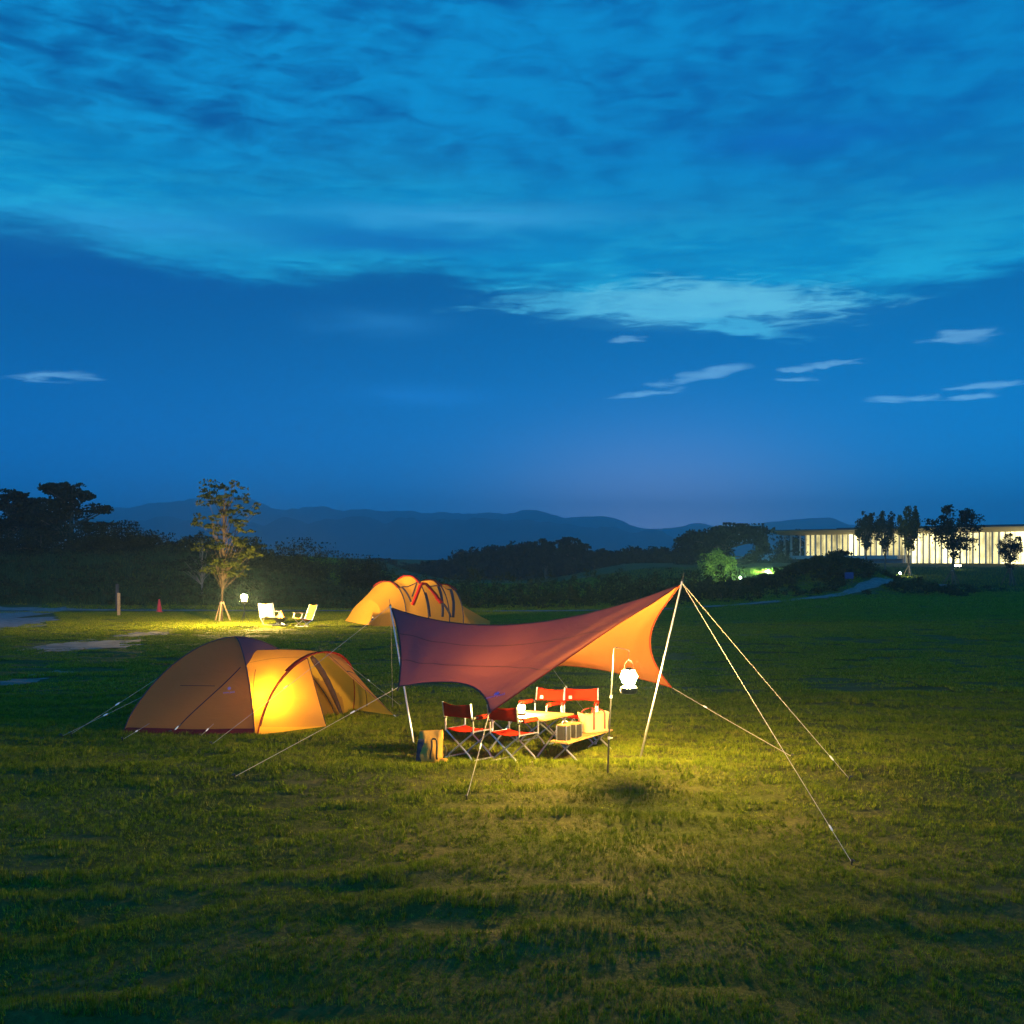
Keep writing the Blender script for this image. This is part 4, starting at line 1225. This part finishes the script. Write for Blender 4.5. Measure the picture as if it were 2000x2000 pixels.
def stakes(c, hgt, sp_, label, mat=M_wood, r=.04):
    c = Vector(c); o = thing('tree_stake', label, 'tree stake', c)
    for k in range(3):
        a = 2.094 * k + .5; f_ = onground(c.x + sp_ * math.cos(a), c.y + sp_ * math.sin(a))
        MB().tube([f_ - Vector((0, 0, .1)), c + Vector((.06 * math.cos(a), .06 * math.sin(a), hgt))], r, 7).build('stake', mat, o)
    MB().tube([c + Vector((.11 * math.cos(i * .785), .11 * math.sin(i * .785), hgt - .06)) for i in range(9)], .02, 6).build('tie', M_rope, o)
stakes(sp, .92, .45, 'three pale timber stakes propping the lit slender tree', M_wood, .035)
# thin dark tree further left
q = gtree(395, 1108, 72); S72 = F / 72
tree('sapling', 'thin dark bare stemmed tree left of the lit slender tree', 'tree', q, 3.6, .05,
     [B_(((394 - 395) / S72, 0, 3.5), (.55, .5, .7), 10, 260), B_((-.7, 0, 2.5), (.8, .5, .22), 8, 200), B_((.5, 0, 2.3), (.6, .5, .3), 7, 160), B_((-1.2, 0, 1.9), (.6, .4, .15), 5, 120), B_((-.2, .0, 1.9), (.5, .5, .4), 7, 170)],
     .085, M_lead, M_greybark, 30, flat=.5, seed=9)
# pines on the bank
def pine(px, base_py, top_py, Y, wl, wr, label, seed, n=11):
    b = gtree(px, base_py, Y); s = F / Y; hh = (CAMH + (HY - top_py) / s) - b.z
    rg = np.random.default_rng(seed); bl = []
    for i in range(n):
        k = (i + .5) / n; z = hh * (.22 + .74 * k)
        side = 1 if rg.random() < .5 else -1
        reach = (wr if side > 0 else wl) * (1.05 - .55 * k) * rg.uniform(.35, .8)
        bl.append(B_((side * reach, rg.normal() * .8, z), (max(.9, reach * .75), 1.1, .30 + .12 * rg.random()), 12, 420))
    bl.append(B_((.2, 0, hh * .8), (wr * .4, 1.2, hh * .17), 16, 900))
    bl.append(B_((-.3, 0, hh * .5), (wl * .5, 1.3, hh * .2), 18, 1000))
    bl.append(B_((0, 0, hh * .97), (.9, .8, .3), 6, 220))
    return tree('pine_tree', label, 'tree', b, hh * .95, .22, bl, .16, M_lead, M_bark, 26, 'pines on the left bank', flat=.35, lean=(.3, 0), seed=seed)
pine(20, 1085, 962, 92, 2.6, 2.2, 'dense pine cut off by the left edge of the view', 21)
pine(62, 1085, 975, 96, 1.9, 1.6, 'slightly lower pine between the two taller ones on the bank', 22)
pine(135, 1083, 945, 90, 2.6, 3.7, 'tallest spreading pine with flat layered branches reaching right', 23, 14)
def bush(px, py, Y, wpx, hpx, label, seed, mat=None, n=46, nl=5200, leaf=.10, group=None, name='bush', cat='bush', stem=True, skew=0):
    b = gtree(px, py, Y); s = F / Y; rx, hz_ = wpx / s / 2, hpx / s
    zb_ = CAMH + (HY - py) / s - b.z
    return tree(name, label, cat, b, hz_ * .55 + max(zb_, 0), .08, [B_((skew * rx, 0, zb_ + hz_ * .45), (rx, rx * .8, hz_ * .5), n, nl), B_((rx * .3, 0, zb_ + hz_ * .25), (rx * .8, rx * .8, hz_ * .3), n // 2, nl // 2), B_((-rx * .4, 0, zb_ + hz_ * .3), (rx * .6, rx * .6, hz_ * .35), n // 2, nl // 3)],
                leaf, mat or M_lead, M_bark, 10, group, seed=seed)
bg_ = 'dark bushes along the bank'
for args in ((80, 1095, 84, 200, 70, 'wide dark bush at the foot of the pines', 31), (210, 1092, 84, 150, 75, 'rounded dark bush right under the spreading pine', 32),
             (285, 1100, 86, 110, 62, 'dark bush between the pines and the lit slender tree', 33), (325, 1100, 90, 60, 42, 'low dark bush where the bank dips to the hills', 34),
             (385, 1115, 84, 100, 70, 'dark bush directly behind the thin bare stemmed tree', 35), (500, 1125, 84, 90, 75, 'dark bush right behind the far lantern', 36)):
    bush(*args, group=bg_)
bush(590, 1140, 88, 130, 90, 'dark bushy tree behind the orange reclining chair', 41, nl=3200, name='dark_tree', cat='tree')
bush(700, 1150, 92, 90, 72, 'pointed dark tree left of the far tent', 42, nl=2400, name='dark_tree', cat='tree')
bush(735, 1150, 95, 70, 55, 'low dark tree right behind the left end of the far tent', 43, nl=1800, name='dark_tree', cat='tree')
# spiky conifers rising out of the wood
def spiky(px, top_py, Y, wpx, label, seed):
    b = gtree(px, 1150, Y); s = F / Y; hh = CAMH + (HY - top_py) / s - b.z; r = wpx / s / 2; bl = []
    rg = np.random.default_rng(seed)
    for i in range(16):
        a = rg.uniform(0, 6.28); k = rg.uniform(.55, .98); q = r * (1.3 - k)
        bl.append(B_((math.cos(a) * q * 1.2, math.sin(a) * q, hh * k + .3), (q * .6 + .3, q * .6 + .3, .25), 5, 120))
    bl.append(B_((0, 0, hh * .6), (r * .8, r * .8, hh * .35), 14, 900))
    tree('conifer', label, 'tree', b, hh * .98, .2, bl, .28, M_wood_far, M_bark, 14, 'conifers rising out of the wood', seed=seed)
spiky(1066, 1058, 175, 50, 'feathery conifer top rising at the middle of the wood', 51)
spiky(1118, 1053, 178, 62, 'spiky conifer top, the taller of the pair rising from the wood', 52)
# broad old tree and its neighbours on the right
bt_ = gtree(1415, 1140, 165); s = F / 165
def rb2(px, py, dy=0): return ((px - 1415) / s, dy, CAMH + (HY - py) / s - bt_.z)
tree('broad_tree', 'broad dark old tree with an open gap under its right side', 'tree', bt_, 4.2, .45,
     [B_(rb2(1430, 1045), (4.6, 3.5, 1.5), 34, 3200), B_(rb2(1365, 1060), (3.0, 3, 1.6), 24, 2000), B_(rb2(1480, 1065), (1.7, 2, 1.7), 16, 1100), B_(rb2(1345, 1085), (2.2, 2.5, 2.6), 20, 1700),
      B_(rb2(1395, 1080), (2.4, 2.5, 2), 16, 1300), B_(rb2(1440, 1030), (2.4, 2, .6), 10, 600), B_(rb2(1470, 1105), (1.5, 2, 1.6), 14, 900)],
     .26, M_wood_far, M_bark, 30, seed=61)
bush(1547, 1130, 190, 74, 88, 'rounded dark tree beside the left end of the pavilion roof', 62, M_wood_far, 30, 2600, .26, name='round_tree', cat='tree')
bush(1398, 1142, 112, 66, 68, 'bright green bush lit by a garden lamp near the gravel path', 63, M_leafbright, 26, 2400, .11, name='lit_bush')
# the far wood: one mass
bl = []
rg = np.random.default_rng(70)
prof = [(740, 1103), (790, 1110), (840, 1095), (880, 1085), (920, 1072), (960, 1068), (1000, 1058), (1040, 1060), (1090, 1075), (1140, 1074), (1200, 1070), (1260, 1068), (1320, 1072), (1380, 1080), (1500, 1110), (1560, 1115)]
for px in np.arange(735, 1570, 11):
    for row in range(2):
        Y = 185 + 22 * row + rg.uniform(-8, 8); s = F / Y
        tp = np.interp(px, [a for a, b in prof], [b for a, b in prof]) + rg.uniform(-5, 9) + row * -2 + 6
        zt_ = CAMH + (HY - tp) / s; x = (px - CX + rg.uniform(-5, 5)) / s; z0 = float(H(x, Y))
        r = rg.uniform(1.3, 2.6)
        bl.append(B_((x, Y, zt_ - r * .8), (r, r, r * .9), 12, 420))
        bl.append(B_((x, Y, z0 + (zt_ - z0) * .35), (r * 1.2, r, (zt_ - z0) * .4), 10, 360))
P, _ = blob_points(bl, rg); V, Fc = leaf_arrays(P, .30, 0, rg=rg)
o = npmesh('woodland', V, Fc, M_wood_far); tag(o, 'dark far wood stretching between the tents and the broad tree', 'wood', kind='stuff')
# scrub along the far edge of the lawn
bl = []; rg = np.random.default_rng(71)
for x in np.arange(-34, 17, .50):
    for y0 in (71, 74.5, 78, 82, 86):
        X, Y = x + rg.uniform(-.3, .3), y0 + rg.uniform(-1.2, 1.2) + max(0, x - 4) * .45
        dd = np.hypot(pathpts[:, 0] - X, pathpts[:, 1] - Y) - pathpts[:, 2]
        if dd.min() < .8: continue
        hh = rg.uniform(.45, .95) * (1.0 if x < -8 else (1.25 if y0 < 77 else 2.3)); z0 = h(X, Y)
        bl.append(B_((X, Y, z0 + hh * .45), (.6, .6, hh * .6), 5, 85))
P, _ = blob_points(bl, rg); V, Fc = leaf_arrays(P, .10, 0, rg=rg)
o = npmesh('scrub', V, Fc, M_scrub); tag(o, 'low dark scrub along the far edge of the lawn', 'scrub', kind='stuff')
bl = []
for i in range(420):
    X, Y = rg.normal(24.3, 4.2), rg.normal(89, 4.6)
    dd = np.hypot(pathpts[:, 0] - X, pathpts[:, 1] - Y) - pathpts[:, 2]
    if dd.min() < .6: continue
    hh = rg.uniform(.35, .9); z0 = h(X, Y)
    bl.append(B_((X, Y, z0 + hh * .4), (.6, .6, hh * .5), 5, 90))
P, _ = blob_points(bl, rg); V, Fc = leaf_arrays(P, .10, 0, rg=rg)
o = npmesh('scrub', V, Fc, M_scrub); tag(o, 'scrub covering the mound left of the pavilion', 'scrub', kind='stuff')
bush(1638, 1098, 100, 46, 26, 'small dark shrub at the foot of the pavilion deck', 64, M_lead, 14, 900, .12)
# long grass
def blades(name, label, n, fx, ln, wd, mat, seed):
    rg = np.random.default_rng(seed); X, Y = fx(rg, n)
    dd = np.full(len(X), 9.)
    for p in pathpts: dd = np.minimum(dd, np.hypot(X - p[0], Y - p[1]) - p[2])
    k = dd > .3; X, Y = X[k], Y[k]; n = len(X); Z = H(X, Y)
    a = rg.uniform(0, 6.28, n); l = ln * rg.uniform(.5, 1.3, n); th = np.abs(rg.normal(0, .45, n)); b = rg.uniform(0, 6.28, n)
    wv = wd * rg.uniform(.6, 1.3, n)
    tip = np.stack([X + np.cos(a) * l * np.sin(th), Y + np.sin(a) * l * np.sin(th), Z + l * np.cos(th)], 1)
    V = np.stack([np.stack([X - np.cos(b) * wv, Y - np.sin(b) * wv, Z - .03], 1), np.stack([X + np.cos(b) * wv, Y + np.sin(b) * wv, Z - .03], 1), tip], 1).reshape(-1, 3)
    o = npmesh(name, V, np.arange(3 * n).reshape(-1, 3), mat, nper=3); tag(o, label, 'grass', kind='stuff')
blades('long_grass', 'rough long grass on the left bank', 90000, lambda r, n: (r.uniform(-46, -8, n), r.uniform(70, 90, n)), .45, .03, M_longgrass, 81)
blades('long_grass', 'rough long grass on the slope before the pavilion', 60000, lambda r, n: (r.uniform(10, 75, n), r.uniform(86, 150, n)), .30, .035, M_longgrass, 82)
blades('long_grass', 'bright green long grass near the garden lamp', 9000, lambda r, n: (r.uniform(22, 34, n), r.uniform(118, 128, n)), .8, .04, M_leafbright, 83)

# ------------------------------------------------------------------ the pavilion
L0, R0 = Vector((44.5, 190, 0)), Vector((96, 143, 0))
bd2 = (R0 - L0).normalized(); bn2 = Vector((bd2.y, -bd2.x, 0))     # bn2 points to the camera side
if bn2.y > 0: bn2 = -bn2
ZR, ZF = 7.05, 3.75
pav = thing('pavilion', 'long low glass pavilion with a thin flat roof and warm lit windows', 'building', L0 + Vector((0, 0, 2)))
LB = (R0 - L0).length
def bp(k, d, z): return L0 + bd2 * k + bn2 * d + Vector((0, 0, z))
def slab(name, k0, k1, d0, d1, z0, z1, mat, parent=pav):
    vs = [bp(k, d, z) for k in (k0, k1) for d in (d0, d1) for z in (z0, z1)]
    return MB().add(vs, [(0, 1, 3, 2), (4, 6, 7, 5), (0, 4, 5, 1), (2, 3, 7, 6), (0, 2, 6, 4), (1, 5, 7, 3)]).build(name, mat, parent, smooth=False)
slab('roof', -1.2, LB, -14, 5.2, ZR + .60, ZR + .74, M_roof)
slab('roof_upper', 8, LB - 30, -12, -1, ZR + .745, ZR + 1.05, M_roof)
def wedge(name, k0, k1, mat):
    pr = [(-14, ZR + .59), (-14, ZR), (.45, ZR), (5.0, ZR + .56), (5.0, ZR + .59)]
    vs = [bp(k, d, z) for k in (k0, k1) for d, z in pr]; n = len(pr)
    fs = [tuple(range(n)), tuple(range(2 * n - 1, n - 1, -1))] + [(i, (i + 1) % n, n + (i + 1) % n, n + i) for i in range(n)]
    return MB().add(vs, fs).build(name, mat, pav, smooth=False)
wedge('soffit', -1.0, LB - .1, M_soffit)
slab('deck', 1.0, 19, -12, 1.3, ZF - .55, ZF, M_concrete)
slab('floor', 19.01, LB, -12, 1.2, 1.2, 1.95, M_concrete)
slab('base_wall', 3.0, 19, -11, -.5, 0.6, ZF - .56, M_concrete)
E1 = emit('window_glow_dim', (1, .84, .34), .95, True); E2 = emit('window_glow_mid', (1, .85, .36), 1.9, True); E3 = emit('window_glow_bright', (1, .87, .40), 3.2, True)
E0 = pbr('dark_glass', (.03, .05, .05), None, .08)
E4 = emit('window_glow_green', (.62, .95, .62), 1.0, True)
rp_ = random.Random(5)
k = 3.0; step = 1.45
def zone(k):
    q = bp(k, -.6, 5); px = CX + F * q.x / q.y
    if px < 1605: return 'e'
    if px < 1645: return rp_.choice('1312')
    if px < 1745: return rp_.choice('12131')
    if px < 1770: return rp_.choice('12')
    if px < 1860: return rp_.choice('3332')
    if px < 1895: return rp_.choice('223')
    if px < 1925: return rp_.choice('0222')
    return rp_.choice('3323')
zm = {'0': E0, '1': E1, '2': E2, '3': E3, 'e': E1}
while k < LB - .1:
    z0 = ZF if k < 19 else 1.96
    z = zone(k)
    wd = step * .96
    wp = slab('window', k, k + wd, -.62, -.60, z0 + .02, ZR - .02, zm[z])
    slab('mullion', k + wd + .002, k + step - .002, -.66, -.55, z0 + .02, ZR - .02, M_steel)
    k += step
nf = 0; k = 2.2
while k < LB and nf < 60:
    z0 = ZF if k < 19 else 1.96
    slab('fin', k, k + (.18 if k < 34 else .10), .10, .32, z0 + .005, ZR - .005, M_fin); nf += 1
    k += .92 if k < 34 else 2.9
slab('ground_window', 5, 11.5, -.48, -.46, 1.6, ZF - .60, E4)
slab('column', .9, 1.15, .6, .85, ZF + .002, ZR - .004, M_fin); slab('column', -.3, -.05, .6, .85, 1.2, ZR - .004, M_fin)
# trees before the pavilion
pg = 'young trees planted before the pavilion'
def yard(px, py, top, Y, wpx, label, seed, split=None, mat=None, leaf=.12, st=True):
    b = gtree(px, py, Y); s = F / Y; hh = CAMH + (HY - top) / s - b.z; r = wpx / s / 2
    bl = [B_((0, 0, hh * .62), (r * .8, r * .8, hh * .20), 24, 1900), B_((-r * .55, .2, hh * .72), (r * .5, r * .5, hh * .14), 12, 700), B_((r * .6, 0, hh * .74), (r * .5, r * .5, hh * .16), 12, 760),
          B_((-r * .15, 0, hh * .90), (r * .32, r * .3, hh * .10), 8, 300), B_((r * .55, 0, hh * .88), (r * .25, r * .25, hh * .08), 6, 200), B_((r * .1, 0, hh * .42), (r * .4, r * .4, hh * .1), 10, 420)]
    tree('young_tree', label, 'tree', b, hh * .8, .09, bl, leaf, mat or M_lead, M_bark, 26, pg, seed=seed)
    return b
y1 = yard(1692, 1103, 996, 138, 42, 'left one of the two close trees before the dim fins of the pavilion', 91)
y2 = yard(1729, 1106, 994, 136, 42, 'right one of the two close trees before the dim fins of the pavilion', 92)
y3 = yard(1775, 1118, 986, 122, 42, 'slim staked tree between the close pair and the large tree', 93, mat=M_scrub)
y4 = yard(1861, 1146, 983, 100, 102, 'largest staked tree before the bright windows of the pavilion', 94)
y5 = yard(1973, 1147, 1040, 98, 50, 'small thin staked tree by the right edge of the view', 95, leaf=.07)
stakes(y3, 1.1, .6, 'timber stakes of the slim tree beside the garden lamp', M_wood, .05)
stakes(y4, 1.3, .9, 'dark stakes of the largest tree before the pavilion', M_bark, .05)
stakes(y5, 1.5, .8, 'dark stakes of the small thin tree at the right edge', M_bark, .045)
# garden lamps
def garden_lamp(label, px, py, Y, colr, st, r=.10, dz=.35):
    b = gtree(px, py, Y)
    o = thing('garden_lamp', label, 'garden lamp', b, 'garden lamps')
    MB().tube([b - Vector((0, 0, .1)), b + Vector((0, 0, dz))], .05, 8).build('post', M_steel, o)
    MB().lathe(b + Vector((0, 0, dz)), [(r * .6, 0), (r, .03), (r, .16), (r * .6, .19)], 14).build('lamp_head', emit('garden_lamp_glow', colr, st), o)
    MB().lathe(b + Vector((0, 0, dz)), [(r * .6, .192), (r * 1.25, .20), (r * 1.1, .23), (.02, .25)], 14).build('cap', M_steel, o)
garden_lamp('low garden lamp lighting the grass under the slim staked tree', 1758, 1119, 118, (1, .8, .3), 1500, .06)
garden_lamp('low garden lamp, left of the pair below the bright pavilion windows', 1867, 1109, 140, (1, .85, .5), 60, .16, .5)
garden_lamp('low garden lamp, right of the pair below the bright pavilion windows', 1874, 1109, 140, (1, .85, .5), 60, .16, .5)
garden_lamp('low garden lamp hidden in the green grass behind the scrub mound', 1500, 1132, 119, (.75, 1, .40), 30000, .035, .45)
garden_lamp('low garden lamp in the grass below the bright green bush', 1446, 1147, 106.5, (.75, 1, .40), 26000, .032, .3)
# blue sign
q = gtree(1658, 1128, 84)
sg = thing('sign_board', 'small blue sign board standing in the scrub mound', 'sign', q)
zs = CAMH + (HY - 1124) / F * 84
for sx_ in (-.22, .22): MB().tube([q + Vector((sx_, 0, -.1)), Vector((q.x + sx_, q.y, zs + .2))], .03, 8).build('post', M_steel, sg)
MB().box((q.x, q.y - .05, zs), (.62, .05, .45)).build('board', M_sign, sg)

# ------------------------------------------------------------------ hills
M_hill = pbr('forested_hill', (.020, .035, .022), (.012, .02, .014), 1.0, 0, .03, 0)
def hills(name, prof, Y, depth, seed):
    rg = np.random.default_rng(seed)
    xs = np.linspace(-900, 900, 420) * Y / 1000; vs = []; nr = 14
    ph = rg.uniform(0, 6.28, 12); fr = rg.uniform(.01, .20, 12) * 1000 / Y
    for i, x in enumerate(xs):
        px = CX + F * x / Y
        top = CAMH + (HY - np.interp(px, [a for a, b in prof], [b for a, b in prof])) / F * Y
        top += sum(math.sin(f_ * x + p_) for f_, p_ in zip(fr, ph)) * .62 * Y / 1000 + rg.normal() * .55 * Y / 1000
        for j in range(nr + 1):
            k = j / nr; y = Y + (k - .55) * depth
            z = top * math.sin(min(k / .55, 1) * math.pi / 2) ** 1.2 if k <= .55 else top * (1 - ((k - .55) / .45) ** 2 * .6)
            z += .04 * top * math.sin(x * .05 * 1000 / Y + j * 1.3 + ph[0]) * (0 < k < .5)
            vs.append((x, y, max(z, -.5) - .5))
    fs = [(i * (nr + 1) + j, (i + 1) * (nr + 1) + j, (i + 1) * (nr + 1) + j + 1, i * (nr + 1) + j + 1) for i in range(len(xs) - 1) for j in range(nr)]
    o = MB().add(vs, fs).build(name, M_hill); tag(o, kind='structure')
hills('hills', [(-600, 1010), (0, 1008), (200, 994), (300, 985), (380, 975), (450, 972), (520, 985), (620, 998), (750, 996), (830, 1004), (960, 1001), (1070, 1001), (1150, 1012), (1230, 1022), (1290, 1031), (1340, 1030), (1450, 1026), (1540, 1012), (1600, 1017), (1660, 1028), (1800, 1035), (2600, 1040)], 3300, 1400, 101)
hills('hills', [(-600, 1040), (0, 1035), (250, 1020), (400, 1012), (520, 1020), (640, 1018), (700, 1010), (900, 1016), (1050, 1018), (1150, 1025), (1300, 1045), (1500, 1040), (1700, 1050), (2600, 1060)], 2250, 760, 102)

# ------------------------------------------------------------------ haze
m, t, out = newmat('evening_haze')
vp = t.node('ShaderNodeVolumePrincipled'); vp.inputs['Color'].default_value = (.52, .84, 1, 1)
vp.inputs['Density'].default_value = .00054; vp.inputs['Anisotropy'].default_value = .35
t.put(out.inputs['Volume'], vp.outputs[0])
x0, x1, y0, y1_, z0, z1 = -3600, 3600, -60, 4800, -4.0, 235
o = MB().add([(x, y, z) for x in (x0, x1) for y in (y0, y1_) for z in (z0, z1)], [(0, 1, 3, 2), (4, 6, 7, 5), (0, 4, 5, 1), (2, 3, 7, 6), (0, 2, 6, 4), (1, 5, 7, 3)]).build('haze', m, smooth=False)
tag(o, 'blue evening haze in the valley air', 'haze', kind='stuff')

for o in bpy.data.objects:
    if '_org' in o: del o['_org']

# ------------------------------------------------------------------ render settings
vs = sc.view_settings; sc.display_settings.display_device = 'sRGB'
vs.view_transform = 'Standard'; vs.look = 'None'; vs.gamma = 1; vs.exposure = 0; vs.use_curve_mapping = False
cy = sc.cycles
cy.use_denoising = True; cy.denoiser = 'OPENIMAGEDENOISE'; cy.denoising_prefilter = 'ACCURATE'
cy.max_bounces = 6; cy.diffuse_bounces = 3; cy.glossy_bounces = 2; cy.transmission_bounces = 4; cy.volume_bounces = 0; cy.transparent_max_bounces = 8
cy.sample_clamp_indirect = 3.0; cy.sample_clamp_direct = 0
cy.use_light_tree = True; cy.caustics_reflective = False; cy.caustics_refractive = False
w.cycles.sampling_method = 'AUTOMATIC' if hasattr(w, 'cycles') else None
